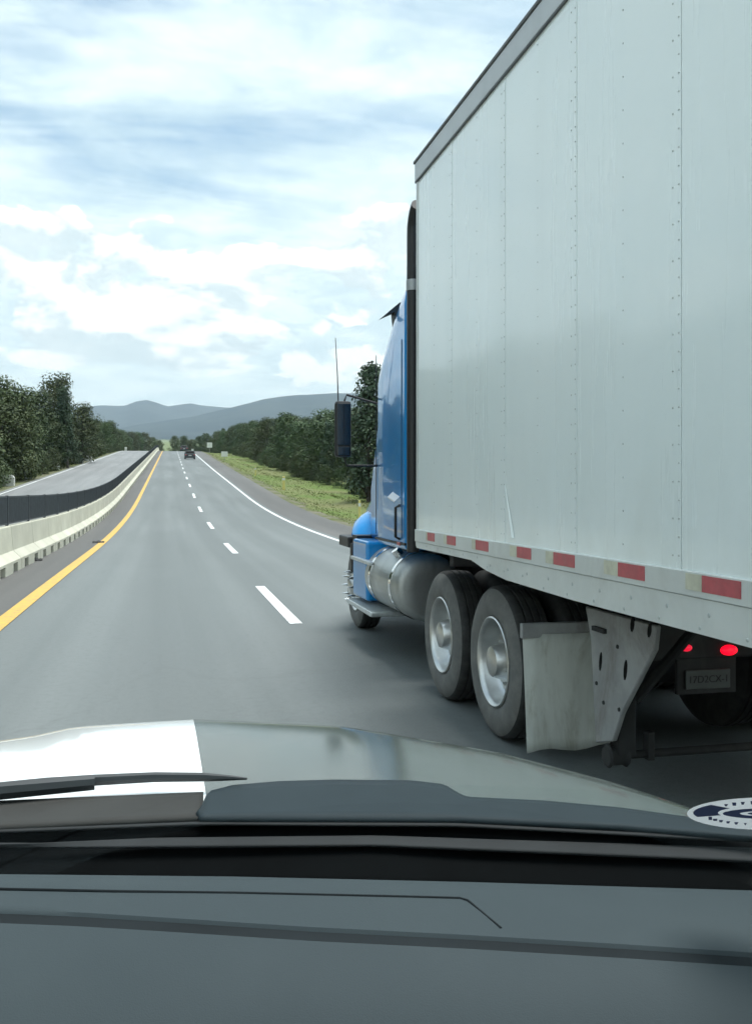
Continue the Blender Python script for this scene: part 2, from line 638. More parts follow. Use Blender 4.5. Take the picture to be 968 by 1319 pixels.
    c = t.mix(t.rng(a, 0.3, 0.7), (0.005, 0.215, 0.55), (0.009, 0.26, 0.63))
    MATS['cab_blue'] = t.set(Base_Color=c, Metallic=0.15, Roughness=0.3, Coat_Weight=0.7, Coat_Roughness=0.03, Coat_IOR=1.42, Specular_IOR_Level=0.3)
    MATS['black_plastic'] = plain('black_plastic', (0.018, 0.019, 0.021), 0.45, var=0.3)
    MATS['window_dark'] = plain('window_dark', (0.012, 0.015, 0.018), 0.06, var=0.1, Specular_IOR_Level=0.8)
    MATS['white_gloss'] = plain('white_gloss', (0.88, 0.90, 0.90), 0.15, var=0.03, coat=1.0)
    t = NT('tail_lamp_red')
    MATS['tail_lamp'] = t.set(Base_Color=(0.6, 0.01, 0.03), Roughness=0.25, Emission_Color=(1.0, 0.003, 0.018), Emission_Strength=0.9)
    t = NT('small_lamp_red')
    MATS['marker_lamp'] = t.set(Base_Color=(0.5, 0.03, 0.05), Roughness=0.3, Emission_Color=(1.0, 0.01, 0.05), Emission_Strength=0.35)
    MATS['plate'] = plain('plate', (0.13, 0.145, 0.14), 0.5, var=0.2, dirt=(0.12, 0.12, 0.11))
    MATS['plate_ink'] = plain('plate_ink', (0.045, 0.04, 0.04), 0.6)
    # the camera car
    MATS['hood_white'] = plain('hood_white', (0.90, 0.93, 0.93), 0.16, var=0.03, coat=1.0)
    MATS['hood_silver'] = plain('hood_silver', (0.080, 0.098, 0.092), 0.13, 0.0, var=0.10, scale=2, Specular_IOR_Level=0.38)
    MATS['reflection_grey'] = plain('reflection_grey', (0.050, 0.050, 0.048), 0.7, var=0.15, bump=0.05, Specular_IOR_Level=0.15)
    MATS['reflection_slate'] = plain('reflection_slate', (0.028, 0.040, 0.047), 0.6, var=0.1, Specular_IOR_Level=0.12)
    MATS['cowl_black'] = plain('cowl_black', (0.0035, 0.0045, 0.005), 0.8, var=0.3, Specular_IOR_Level=0.04)
    MATS['trim_grey'] = plain('trim_grey', (0.035, 0.038, 0.040), 0.7, var=0.2, Specular_IOR_Level=0.15)
    t = NT('dash_plastic')
    g = t.noise(520, 2, 0.5)
    w = t.noise(3, 4, 0.5)
    t.bump(g, 0.25, 0.0012)
    MATS['dash'] = t.set(Base_Color=t.mix(t.rng(w, 0.3, 0.7), (0.043, 0.058, 0.065), (0.050, 0.066, 0.073)), Roughness=0.75, Specular_IOR_Level=0.2)
    MATS['dash_groove'] = plain('dash_groove', (0.016, 0.021, 0.024), 0.8, Specular_IOR_Level=0.15)
    MATS['headliner'] = plain('headliner', (0.30, 0.30, 0.29), 0.9, var=0.1)
    MATS['wiper'] = plain('wiper', (0.025, 0.033, 0.037), 0.5)
    MATS['sticker_white'] = plain('sticker_white', (0.90, 0.92, 0.95), 0.4, var=0.03)
    for nm in ('sticker_white',):
        m_ = MATS[nm]
        nt = m_.node_tree
        tl, mx = nt.nodes.new('ShaderNodeBsdfTranslucent'), nt.nodes.new('ShaderNodeMixShader')
        tl.inputs[0].default_value = (0.85, 0.9, 0.95, 1)
        mx.inputs[0].default_value = 0.22
        nt.links.new(nt.nodes['Principled BSDF'].outputs[0], mx.inputs[1])
        nt.links.new(tl.outputs[0], mx.inputs[2])
        nt.links.new(mx.outputs[0], nt.nodes['Material Output'].inputs[0])
    MATS['sticker_blue'] = plain('sticker_blue', (0.045, 0.065, 0.20), 0.4, var=0.1)
    # far vehicles and roadside
    MATS['car_dark'] = plain('car_dark', (0.075, 0.085, 0.09), 0.8, 0.0, Specular_IOR_Level=0.1)
    MATS['car_silver'] = plain('car_silver', (0.08, 0.085, 0.09), 0.8, 0.0, Specular_IOR_Level=0.1)
    MATS['post_white'] = plain('post_white', (0.72, 0.74, 0.70), 0.5, var=0.1)
    MATS['post_yellow'] = plain('post_yellow', (0.70, 0.62, 0.22), 0.5, var=0.15)
    MATS['whitewash'] = plain('whitewash', (0.74, 0.75, 0.72), 0.8, var=0.2, scale=3, dirt=(0.4, 0.38, 0.33))
    # windscreen
    t = NT('windscreen_glass')
    t.n.remove(t.b)
    tr, gl = t.n.new('ShaderNodeBsdfTransparent'), t.n.new('ShaderNodeBsdfGlossy')
    tr.inputs[0].default_value = (0.975, 0.99, 0.985, 1)
    gl.inputs['Roughness'].default_value = 0.02
    lw, mx = t.n.new('ShaderNodeLayerWeight'), t.n.new('ShaderNodeMixShader')
    lw.inputs[0].default_value = 0.5
    pw = t.n.new('ShaderNodeMath')
    pw.operation = 'POWER'
    t.l.new(lw.outputs['Facing'], pw.inputs[0])
    pw.inputs[1].default_value = 5.0
    ma = t.n.new('ShaderNodeMath')
    ma.operation = 'MULTIPLY_ADD'
    t.l.new(pw.outputs[0], ma.inputs[0])
    ma.inputs[1].default_value, ma.inputs[2].default_value = 0.15, 0.02
    t.l.new(ma.outputs[0], mx.inputs[0])
    t.l.new(tr.outputs[0], mx.inputs[1])
    t.l.new(gl.outputs[0], mx.inputs[2])
    t.l.new(mx.outputs[0], t.out.inputs[0])
    MATS['glass'] = t.m


make_materials()
rnd = random.Random(7)

# ================================================================== SETTING
YS = [-60, -30, -10] + list(range(0, 70, 4)) + list(range(70, 220, 8)) + list(range(220, 270, 4)) + list(range(270, 420, 10))


def widen(y):
    return 0.34 * (1 - min(1, max(0, (y - 30) / 85)))


def dash_drift(y):
    return 0.22 * min(1, max(0, (y - 11) / 14)) * (1 - min(1, max(0, (y - 30) / 85)))


def strip(name, x0, x1, lift, m, parent=None, y0=-60, y1=410, nx=2, step=None, wid=(0, 0)):
    ys = [y for y in YS if y0 < y < y1]
    if step:
        ys = list(np.arange(y0 + step, y1, step))
    ys = [y0] + ys + [y1]
    P = [[(cp(y) + (x0 + wid[0] * widen(y)) + (x1 + wid[1] * widen(y) - x0 - wid[0] * widen(y)) * i / (nx - 1), y, hp(y) + lift) for i in range(nx)] for y in ys]
    return grid_mesh(name, P, m, parent)


def ground_z(x, y):
    """lie of the land"""
    xl = x - cp(y)
    z = hp(y)
    if xl > 7.6:
        z -= 0.35 * min(1, (xl - 7.6) / 3) + 0.05
    elif xl < -12:
        z -= 0.10 + 0.15 * min(1, (-12 - xl) / 3)
    else:
        z -= 0.05
    if y < 420 and (xl > 12 or xl < -14):
        z += 0.25 * math.sin(x * 0.33 + y * 0.11) * math.sin(y * 0.07)
    if y > 600:
        z += min(1, (y - 600) / 600) * 6 * math.sin(x * 0.004 + 1) * math.sin(y * 0.003)
    return z


gx = [-7000, -4500, -2500, -1200, -600, -300, -160, -90, -55, -40, -30, -25, -21, -18, -15.5, -14, -12.6, -12, -4, 5, 7.6, 8.4, 9.5, 11, 13, 16, 19, 23, 28, 36, 50, 80, 150, 300, 600, 1200, 2500, 4500, 7000]
gy = [-200, -120, -60, -30, -10] + YS[3:] + [430, 450, 480, 520, 560, 600, 660, 720, 800, 900, 1000, 1200, 1500, 1900, 2400, 3000, 3700, 4500, 5400, 6400, 7500, 9000]
P = [[(cp(y) + x, y, ground_z(cp(y) + x, y)) for x in gx] for y in gy]
ground = grid_mesh('ground', P, 'grassland')
tag(ground, kind='structure')

road = strip('road', -2.62, 5.45, 0.0, 'asphalt', wid=(0, 1))
tag(road, kind='structure')
tag(strip('median_shoulder', -3.75, -2.12, 0.004, 'asphalt_shoulder'), kind='structure')
shr = strip('road_shoulder', 5.40, 7.6, -0.004, 'asphalt_shoulder', wid=(1, 0))
tag(shr, kind='structure')
tag(strip('opposite_road', -12.0, -3.70, -0.006, 'asphalt_far'), kind='structure')
# worn gravel edges beside the shoulders
for x0, x1, l in ((7.5, 8.7, -0.02), (-13.2, -11.9, -0.02)):
    P = []
    for y in np.arange(-60, 410, 3.0):
        w = 0.35 * math.sin(y * 0.31) + 0.25 * math.sin(y * 0.83 + 1)
        a, b = (x0, x1 + w) if x0 > 0 else (x0 - w, x1)
        row = []
        for i in range(4):
            xx = cp(y) + a + (b - a) * i / 3
            row.append((xx, y, max(ground_z(xx, y) + 0.02, hp(y) - 0.03 if 0 < i < 3 and abs(a + (b - a) * i / 3) < 8.2 else -99)))
        P.append(row)
    tag(grid_mesh('gravel_edge', P, 'verge'), kind='structure')

strip('edge_line_yellow', -2.10, -1.88, 0.009, 'paint_yellow', road)
strip('edge_line_white', 5.10, 5.26, 0.005, 'paint_white', road, wid=(1, 1))
strip('opposite_edge_line', -11.6, -11.45, -0.001, 'paint_white', road)
y = 11.6 - 13.35 * 3
while y < 250:
    e_ = dash_drift(y + 2.3)
    strip('lane_dash', 1.50 + e_, 1.66 + e_, 0.005, 'paint_white', road, y, y + 4.7, step=1.2)
    y += 13.35

# ------------------------------------------------------------------ mountains
def mountain(name, pts, D, depth, base_py, seed):
    rn = random.Random(seed)
    ph = [(rn.uniform(0, 6.28), rn.uniform(0.6, 1.4)) for _ in range(10)]
    xs = np.arange(-700, 1500, 7.0)
    py_ = np.interp(xs, [p[0] for p in pts], [p[1] for p in pts])
    rows = []
    nt = 26
    for j in range(nt + 6):
        t = j / (nt - 1)
        row = []
        for i, xx in enumerate(xs):
            r = ray(xx, 0)
            dirx, diry = r.x / r.y, 1.0
            if t <= 1:
                Y = D - depth * (1 - t)
                prof = t ** 1.25
            else:
                Y = D + (t - 1) * depth * 2
                prof = max(0, 1 - (t - 1) * 4)
            hb = (VPY - base_py) / FPX * (D - depth) * (CY)
            top = (VPY - py_[i]) / FPX * D / 1.0
            zz = hb + (top - hb) * prof + CAMH
            n = sum(math.sin(xx * 0.006 * (1.7 ** k) * ph[k][1] + t * 2.1 * (k + 1) * ph[k][1] + ph[k][0]) / (1.5 ** k) for k in range(8))
            zz += n * 0.035 * (top - hb) * math.sin(min(1, t) * math.pi * 0.86)
            zz += n * 0.010 * (top - hb) * min(1, t)
            row.append((dirx * Y, Y, zz if t > 0 else zz - 60))
        rows.append(row)
    o = grid_mesh(name, rows, 'mountain')
    tag(o, kind='structure')
    return o


far = [(-900, 512), (-500, 520), (-200, 524), (0, 530), (100, 530), (130, 526), (160, 525), (175, 519), (188, 516), (202, 519), (215, 524), (232, 522),
       (245, 520), (262, 523), (300, 524), (340, 522), (500, 512), (800, 520), (1200, 508), (2600, 520)]
near = [(-900, 566), (100, 566), (180, 550), (250, 540), (290, 530), (320, 522), (342, 515), (365, 511), (400, 507), (432, 503), (470, 500), (560, 505), (760, 498), (1100, 515), (2600, 520)]
mountain('mountain_range', far, 8600, 2200, 563, 3)
mountain('mountain_slope', near, 6400, 1900, 563, 5)


# ------------------------------------------------------------------ trees
def leaf(bm, p, nrm, s, rn):
    a = nrm.cross(Vector((rn.uniform(-1, 1), rn.uniform(-1, 1), rn.uniform(-1, 1))))
    if a.length < 1e-3:
        a = nrm.orthogonal()
    a.normalize()
    b = nrm.cross(a)
    k = rn.uniform(0.55, 0.9)
    q = [p + a * s, p + b * s * k, p - a * s, p - b * s * k]
    bm.faces.new([bm.verts.new(x) for x in q])


def tree_meshes(seed, H, R, kind):
    rn = random.Random(seed)
    tb, cb = bmesh.new(), bmesh.new()
    lean = Vector((rn.uniform(-.06, .06), rn.uniform(-.06, .06), 1))
    n = 7
    tp = [Vector((lean.x * H * k / n + rn.uniform(-.08, .08), lean.y * H * k / n + rn.uniform(-.08, .08), H * 0.93 * k / n)) for k in range(n + 1)]
    tp[0].z = -0.5
    r0 = 0.022 * H
    tube(tb, tp, [r0 * (1 - 0.9 * k / n) for k in range(n + 1)], 7)
    clumps = []
    if kind == 'pine':
        nc, lo = 46, 0.12
    elif kind == 'shrub':
        nc, lo = 22, 0.05
    else:
        nc, lo = 40, 0.10
    for i in range(nc):
        t = lo + (1 - lo) * ((i + rn.random()) / nc)
        if kind == 'pine':
            w = R * (1.02 - t) ** 0.75 * rn.uniform(0.5, 1.1) + 0.15
        else:
            w = R * math.sin(math.pi * min(0.97, 0.22 + 0.74 * t)) ** 0.55 * rn.uniform(0.35, 1.08)
        a = i * 2.399 + rn.uniform(-.5, .5)
        base = Vector((lean.x * H * t, lean.y * H * t, 0))
        c = base + Vector((math.cos(a) * w * 0.72, math.sin(a) * w * 0.72, H * t * 0.97))
        clumps.append((c, R * rn.uniform(0.24, 0.44)))
        if i % 2 == 0 and kind != 'shrub':
            k = max(0.03, t - 0.12)
            s = base * (k / max(t, 0.01)) + Vector((0, 0, H * k * 0.93))
            mid = (s + c) / 2 + Vector((0, 0, 0.12 * R))
            tube(tb, [s, mid, c], [r0 * 0.42 * (1 - 0.6 * t), r0 * 0.26, r0 * 0.08], 5)
    per = {'pine': 120, 'shrub': 110}.get(kind, 150)
    for c, cr in clumps:
        for _ in range(per):
            d = Vector((rn.gauss(0, 1), rn.gauss(0, 1), rn.gauss(0, 1))).normalized()
            rr = cr * (rn.random() ** 0.38) * rn.choice((1, 1, 1, 1.22))
            p = c + Vector((d.x * rr, d.y * rr, d.z * rr * 0.82))
            if p.z < 0.05:
                p.z = 0.05 + rn.random() * 0.3
            nr = (d + Vector((rn.gauss(0, .3), rn.gauss(0, .3), rn.gauss(0, .3) + 0.3))).normalized()
            leaf(cb, p, nr, rn.uniform(0.07, 0.155) * (H / 8) ** 0.5, rn)
    return tb, cb


PROTO = {}


def proto(key, seed, H, R, kind, m):
    tb, cb = tree_meshes(seed, H, R, kind)
    res = []
    for nm, b, mm in (('trunk', tb, 'bark'), ('crown', cb, m)):
        me = bpy.data.meshes.new(nm)
        b.to_mesh(me)
        b.free()
        me.materials.append(mat(mm))
        res.append(me)
    PROTO[key] = (res, H)


for i in range(5):
    proto('broad%d' % i, 20 + i, 8.0, 2.7 + 0.25 * (i % 3), 'broad', 'leaf_dark' if i % 2 else 'leaf_olive')
for i in range(3):
    proto('pine%d' % i, 50 + i, 10.0, 2.3, 'pine', 'leaf_pine')
for i in range(3):
    proto('shrub%d' % i, 80 + i, 3.2, 2.0, 'shrub', 'leaf_olive' if i != 1 else 'leaf_dark')


def plant(key, x, y, H, label, group, cat='tree', name=None, wide=1.0):
    (tm, cm), H0 = PROTO[key]
    nm = name or {'pin': 'pine_tree', 'bro': 'broadleaf_tree', 'shr': 'shrub'}[key[:3]]
    o = thing(nm, label, cat, (x, y, ground_z(x, y) - 0.05), rnd.uniform(0, 6.28), group)
    s = H / H0
    o.scale = (s * wide, s * wide, s)
    for n_, me in (('trunk', tm), ('crown', cm)):
        c = bpy.data.objects.new(n_, me)
        COL.objects.link(c)
        c.parent = o
    return o


def wood(side):
    lab = 'dark green tree in the dense wood along the ' + ('left side beyond the opposite carriageway' if side < 0 else 'right verge behind the grass')
    grp = 'trees of the left wood' if side < 0 else 'trees of the right wood'
    slab = 'low bush at the foot of the ' + ('left' if side < 0 else 'right') + ' wood'
    y = 4.0 if side < 0 else 34.0
    i = 0
    while y < 345:
        x0 = -15.2 if side < 0 else 16.6
        for row in range(2):
            x = x0 + side * (row * 4.6 + rnd.uniform(-.8, 1.2))
            H = rnd.uniform(6.0, 8.0) * (1.0 if side > 0 else 0.98) + row * 0.5
            if side < 0 and y < 75:
                H *= 1.32
            key = rnd.choice(['broad0', 'broad1', 'broad2', 'broad3', 'broad4', 'broad1', 'pine0'])
            yy = y + rnd.uniform(-1.4, 1.4) + row * 2.2
            near = 'nearest stretch of the' if yy < 95 else ('middle stretch of the' if yy < 180 else 'far stretch of the')
            l_ = 'dark green tree in the %s %s wood' % (near, 'left' if side < 0 else 'right')
            plant(key, cp(yy) + x, yy, H, l_ if key[0] == 'b' else l_.replace('dark green tree', 'dark conifer'), grp, wide=rnd.uniform(0.95, 1.2))
        if i % 1 == 0:
            x = x0 - side * rnd.uniform(1.0, 2.0)
            plant('shrub%d' % rnd.randrange(3), cp(y) + x, y + rnd.uniform(-2, 2), rnd.uniform(1.8, 3.0), slab + (', near stretch' if y < 95 else (', middle stretch' if y < 180 else ', far stretch')), grp.replace('trees', 'bushes'), 'bush')
        y += rnd.uniform(4.2, 5.4) * (1.0 if y < 160 else 1.35)
        i += 1


wood(-1)
wood(1)
# trees that stand out
q = at_y(66, 600, 128)
plant('broad2', q.x, 128, 12.0, 'tall dark tree rising above the left wood, its top feathery', None, wide=0.85)
q = at_y(88, 600, 122)
plant('pine2', q.x, 122, 10.2, 'shorter feathery pine just right of the tall tree in the left wood', None, name='pine_tree', wide=0.8)
q = at_y(3, 600, 96)
plant('broad4', q.x, 96, 9.8, 'tall dark tree cut by the left edge of the picture', None, wide=0.8)
q = at_y(474, 600, 64)
plant('pine1', q.x, 64, 9.9, 'tall pine beside the blue cab, standing above the right wood', None, name='pine_tree', wide=1.0)
for px_, Y_, H_ in ((24, 112, 8.8), (44, 118, 9.2), (104, 140, 8.6), (12, 92, 8.6)):
    q = at_y(px_, 600, Y_)
    plant('broad%d' % (Y_ % 5), q.x, Y_, H_, 'dark green tree filling the left wood beside the tall tree', 'trees beside the tall tree', wide=1.1)
# beyond the crest
for k, (xx, Y, H) in enumerate(((226, 420, 8), (236, 440, 8.5), (247, 430, 7), (256, 400, 8), (196, 430, 7.5), (187, 410, 9), (178, 400, 9), (168, 395, 9), (268, 390, 9), (280, 385, 9.5), (206, 470, 7), (158, 390, 9.5), (242, 480, 8))):
    q = at_y(xx, 575, Y)
    plant('broad%d' % (k % 5), q.x, Y, H, 'distant dark tree standing beyond the crest of the road', 'trees beyond the crest', wide=1.3)

# grass tufts on the verges
bm = bmesh.new()
for side, n in ((1, 16000), (-1, 4000)):
    for _ in range(n):
        y = 30 + 200 * rnd.random() ** 1.6
        d = rnd.uniform(8.1, 15.5) if side > 0 else rnd.uniform(13.0, 16.0)
        x = cp(y) + side * d
        z = ground_z(x, y)
        h = rnd.uniform(0.03, 0.11)
        a = rnd.uniform(0, 3.14)
        w = rnd.uniform(0.02, 0.07)
        dx_, dy_ = math.cos(a) * w, math.sin(a) * w
        lx, ly = rnd.uniform(-.12, .12), rnd.uniform(-.12, .12)
        bm.faces.new([bm.verts.new(p) for p in ((x - dx_, y - dy_, z - .02), (x + dx_, y + dy_, z - .02), (x + lx, y + ly, z + h))])
tag(obj('verge_grass', bm, 'grass_blades'), 'tufts of green and straw grass along both road verges', 'grass', kind='stuff')


# ------------------------------------------------------------------ median barrier
def barrier_mesh():
    """3 m of safety-shape concrete with two drainage notches along its foot"""
    bm = bmesh.new()
    L = 2.97
    prof = [(-0.29, 0.19), (-0.29, 0.24), (-0.13, 0.40), (-0.085, 0.90), (-0.07, 0.92), (0.07, 0.92), (0.085, 0.90), (0.13, 0.40), (0.29, 0.24), (0.29, 0.19)]
    prism(bm, prof, 'y', 0, L)
    cuts = [0.0, 0.55, 0.95, 2.05, 2.45, L]
    for a, b in ((0.0, 0.47), (1.03, 1.97), (2.53, L)):
        prism(bm, [(-0.29, -0.02), (-0.29, 0.19), (0.29, 0.19), (0.29, -0.02)], 'y', a, b)
    me = bpy.data.meshes.new('concrete_barrier')
    bm.to_mesh(me)
    bm.free()
    me.materials.append(mat('concrete'))
    b2 = bmesh.new()
    # expanded-metal glare screen: thin slanted strips in a frame
    for z in (0.95, 1.52):
        box(b2, -0.018, 0.018, 0.03, L - 0.03, z, z + 0.03)
    k = 0.05
    while k < L - 0.06:
        vs4 = [b2.verts.new(p) for p in ((-0.02, k, 0.98), (0.02, k + 0.05, 0.98), (0.02, k + 0.05, 1.52), (-0.02, k, 1.52))]
        b2.faces.new(vs4)
        k += 0.052
    m2 = bpy.data.meshes.new('glare_screen')
    b2.to_mesh(m2)
    b2.free()
    m2.materials.append(mat('screen_mesh'))
    b3 = bmesh.new()
    box(b3, -0.03, 0.03, -0.022, 0.022, 0.92, 1.56)
    m3 = bpy.data.meshes.new('screen_post')
    b3.to_mesh(m3)
    b3.free()
    m3.materials.append(mat('screen_mesh'))
    return me, m2, m3


BM, SM, PM = barrier_mesh()
y = -24.0
k = 0
while y < 262:
    X = cp(y) - 3.27
    o = bpy.data.objects.new('concrete_barrier', BM)
    COL.objects.link(o)
    o.location = (X, y, hp(y) + 0.005)
    o.rotation_euler = (math.atan((hp(y + 3) - hp(y)) / 3), 0, -math.atan((cp(y + 3) - cp(y)) / 3))
    ORD = ['second', 'third', 'fourth', 'fifth', 'sixth', 'seventh', 'eighth', 'ninth', 'tenth', 'eleventh', 'twelfth']
    i_ = int((y - 18) // 3)
    if i_ == 0:
        lb = 'pale concrete barrier segment cut by the left picture edge, dark glare screen on top'
    elif 0 < i_ <= len(ORD):
        lb = ORD[i_ - 1] + ' concrete barrier segment of the median row, counted from the left picture edge'
    elif i_ < 0:
        lb = 'concrete barrier segment of the median row left outside the picture'
    elif y < 120:
        lb = 'small concrete barrier segment in the middle of the receding median row'
    else:
        lb = 'tiny concrete barrier segment at the far end of the median row'
    tag(o, lb, 'barrier', 'median barrier segments')
    for nm, me in (('glare_screen', SM), ('screen_post', PM)):
        c = bpy.data.objects.new(nm, me)
        COL.objects.link(c)
        c.parent = o
    y += 3.0

# ------------------------------------------------------------------ roadside posts, signs, blocks, debris
def post_thing(name, label, cat, px_, Y, X, h, w, m, cap=None, group=None):
    z = ground_z(X, Y)
    o = thing(name, label, cat, (X, Y, z), 0, group)
    boxo('post', (X - w / 2, X + w / 2, Y - w / 3, Y + w / 3, z - 0.3, z + h), m, o, bev=w * 0.12)
    if cap:
        boxo('reflector', (X - w * 0.52, X + w * 0.52, Y - w * 0.36, Y + w * 0.36, z + h * 0.72, z + h * 0.88), cap, o)
    return o


def on_verge(px_, d):
    """distance along the road at which the verge line d metres from the road axis shows at px_"""
    best = min(np.arange(20, 400, 0.5), key=lambda y: abs((PW / 2 + FPX * ((cp(y) + d) * CY - y * SY) / ((cp(y) + d) * SY + y * CY)) - px_))
    return float(best)


for px_, d, h, w, m, lab in ((365, 9.4, 1.15, 0.22, 'post_yellow', 'pale yellow roadside post on the right grass verge, nearest of the right posts'),
                             (329, 9.4, 1.0, 0.17, 'post_yellow', 'second pale yellow post on the right verge, small, in the grass'),
                             (464, 9.6, 1.1, 0.12, 'post_yellow', 'thin yellow post seen just above the blue fender of the truck')):
    Y = on_verge(px_, d)
    post_thing('marker_post', lab, 'post', px_, Y, cp(Y) + d, h, w, m, 'post_white', 'posts on the right verge')
for px_, d, h, w, lab in ((33, -13.2, 1.1, 0.28, 'white post at the foot of the left wood, nearest of the left posts'),
                          (75, -13.0, 1.0, 0.3, 'pale post left of the white blocks beside the opposite road'),
                          (162, -12.6, 1.3, 0.6, 'far white post beside the opposite road near the crest')):
    Y = on_verge(px_, d)
    post_thing('marker_post', lab, 'post', px_, Y, cp(Y) + d, h, w, 'post_white', None, 'posts on the left verge')


def sign(px_, d, h, w, hh, lab, shape='box'):
    Y = on_verge(px_, d)
    X = cp(Y) + d
    z = ground_z(X, Y)
    o = thing('road_sign', lab, 'sign', (X, Y, z))
    bm = bmesh.new()
    tube(bm, [(X, Y, z - 0.3), (X, Y, z + h)], 0.045, 8)
    obj('pole', bm, 'galvanised', o)
    bm = bmesh.new()
    if shape == 'box':
        box(bm, X - w / 2, X + w / 2, Y - 0.075, Y - 0.05, z + h - hh, z + h, 0.006)
    else:
        lathe(bm, [(-0.075, w / 2), (-0.05, w / 2)], (X, Y, z + h - w / 2), 20, 'y')
    obj('sign_plate', bm, 'post_white' if shape == 'box' else 'galvanised', o)


sign(270, 9.6, 2.6, 1.3, 1.3, 'far white square sign on the right verge before the crest')
sign(289, 9.2, 1.6, 1.1, 0.9, 'white low sign on the right verge, nearest of the right signs')
sign(248, 9.8, 2.4, 0.9, 0.9, 'smallest and farthest white sign, right verge at the crest')
sign(94, -13.6, 3.4, 1.3, 1.3, 'grey round sign plate in front of the left wood', 'round')
# whitewashed culvert walls beside the opposite road
for px_, wd, lab in ((101, 1.5, 'left one of two low white blocks beside the opposite road'), (111, 1.9, 'right one of two low white blocks beside the opposite road'),
                     (11, 0.9, 'small white block under the left wood near the left picture edge')):
    Y = on_verge(px_, -13.0)
    X, z = cp(Y) - 13.0, ground_z(cp(Y) - 13.0, Y)
    bm = bmesh.new()
    prism(bm, [(X - wd / 2, z - 0.2), (X + wd / 2, z - 0.2), (X + wd / 2, z + 0.7), (X + wd * 0.3, z + 0.95), (X - wd * 0.35, z + 0.9), (X - wd / 2, z + 0.6)], 'y', Y - 0.35, Y + 0.35)
    bmesh.ops.bevel(bm, geom=list(bm.edges), offset=0.05, segments=2, affect='EDGES')
    tag(obj('culvert_block', bm, 'whitewash'), lab, 'block')


def debris(px_, py_, L, W, lab):
    q = at_h(px_, py_, 0.01)
    if q.y > 25:
        for _ in range(8):
            q = at_h(px_, py_, hp(q.y) + 0.01)
    bm = bmesh.new()
    rows = []
    for i in range(9):
        t = i / 8 - 0.5
        wv = W * (0.5 - 0.3 * abs(t)) * (1 + 0.25 * math.sin(i * 2.3))
        zz = q.z + 0.015 + 0.05 * (0.5 - abs(t)) + 0.012 * math.sin(i * 1.9)
        rows.append([(q.x + t * L, q.y - wv + t * 0.05, zz - 0.02), (q.x + t * L, q.y, zz + 0.025), (q.x + t * L, q.y + wv + t * 0.05, zz - 0.02)])
    o = grid_mesh('tyre_scrap', rows, 'rubber', None, False, 0.02)
    tag(o, lab, 'tyre scrap')


debris(127, 699, 0.36, 0.30, 'dark scrap of tyre tread lying on the yellow edge line')
debris(46, 722, 0.30, 0.26, 'dark scrap of tyre tread at the foot of the median barrier')

# ================================================================== TRUCK
CX = 3.25                                   # centre line of the truck
SIDE = 1.95                                 # left side of the trailer body


def mirx(x):
    return 2 * CX - x


TYRE = [(0.030, 0.300), (0.008, 0.330), (0.000, 0.390), (0.008, 0.450), (0.030, 0.490), (0.048, 0.507), (0.085, 0.512), (0.088, 0.500), (0.098, 0.500), (0.101, 0.514),
        (0.136, 0.515), (0.139, 0.502), (0.149, 0.502), (0.152, 0.515), (0.187, 0.514), (0.190, 0.500), (0.200, 0.500), (0.203, 0.512), (0.236, 0.507), (0.252, 0.490), (0.272, 0.450),
        (0.280, 0.390), (0.272, 0.330), (0.250, 0.300)]
RIM_DEEP = [(0.030, 0.304), (0.012, 0.304), (0.006, 0.296), (0.012, 0.286), (0.040, 0.272), (0.110, 0.262), (0.135, 0.240), (0.142, 0.160), (0.120, 0.140), (0.118, 0.128), (0.030, 0.112), (0.005, 0.100), (-0.010, 0.060), (-0.012, 0.005)]
RIM_FLAT = [(0.030, 0.304), (0.012, 0.304), (0.006, 0.296), (0.012, 0.286), (0.040, 0.272), (0.060, 0.262), (0.030, 0.235), (0.012, 0.200), (0.010, 0.150), (0.000, 0.130), (-0.045, 0.110), (-0.065, 0.080), (-0.070, 0.005)]


def wheel(parent, xo, y, s, dual=True, spikes=False):
    """s=+1: outer face looks to -X (left side); s=-1: right side"""
    bm = bmesh.new()
    lathe(bm, [(s * a, r) for a, r in TYRE], (xo, y, 0.515), 48, 'x', close=True)
    for fc in bm.faces:
        if max(math.hypot(v_.co.y - y, v_.co.z - 0.515) for v_ in fc.verts) > 0.495:
            fc.material_index = 1  # darker tread: the shade beside the sidewall is put into its colour
    t = obj('tyre', bm, 'rubber_sidewall', parent, True)
    t.data.materials.append(mat('rubber'))
    bm = bmesh.new()
    lathe(bm, [(s * a, r) for a, r in (RIM_DEEP if dual else RIM_FLAT)] + [(s * 0.20, 0.005), (s * 0.20, 0.30)], (xo, y, 0.515), 48, 'x', close=True)
    obj('rim', bm, 'wheel_alu', t, True)
    for k in range(10):
        a = 2 * math.pi * k / 10
        c = (xo + s * (0.135 if dual else 0.012), y + 0.175 * math.cos(a), 0.515 + 0.175 * math.sin(a))
        bm = bmesh.new()
        if spikes:
            tube(bm, [c, (c[0] - s * 0.06, c[1], c[2]), (c[0] - s * 0.13, c[1], c[2])], [0.019, 0.016, 0.004], 8)
            tube(bm, [(c[0] - s * 0.004, c[1], c[2]), (c[0] - s * 0.012, c[1], c[2])], 0.024, 8)
        else:
            tube(bm, [c, (c[0] - s * 0.035, c[1], c[2])], 0.016, 6)
        obj('spiked_nut_cover' if spikes else 'lug_nut', bm, 'chrome', t)
    if dual:
        bm = bmesh.new()
        lathe(bm, [(s * (a + 0.33), r) for a, r in TYRE], (xo, y, 0.515), 36, 'x', close=True)
        obj('inner_tyre', bm, 'rubber', t, True)


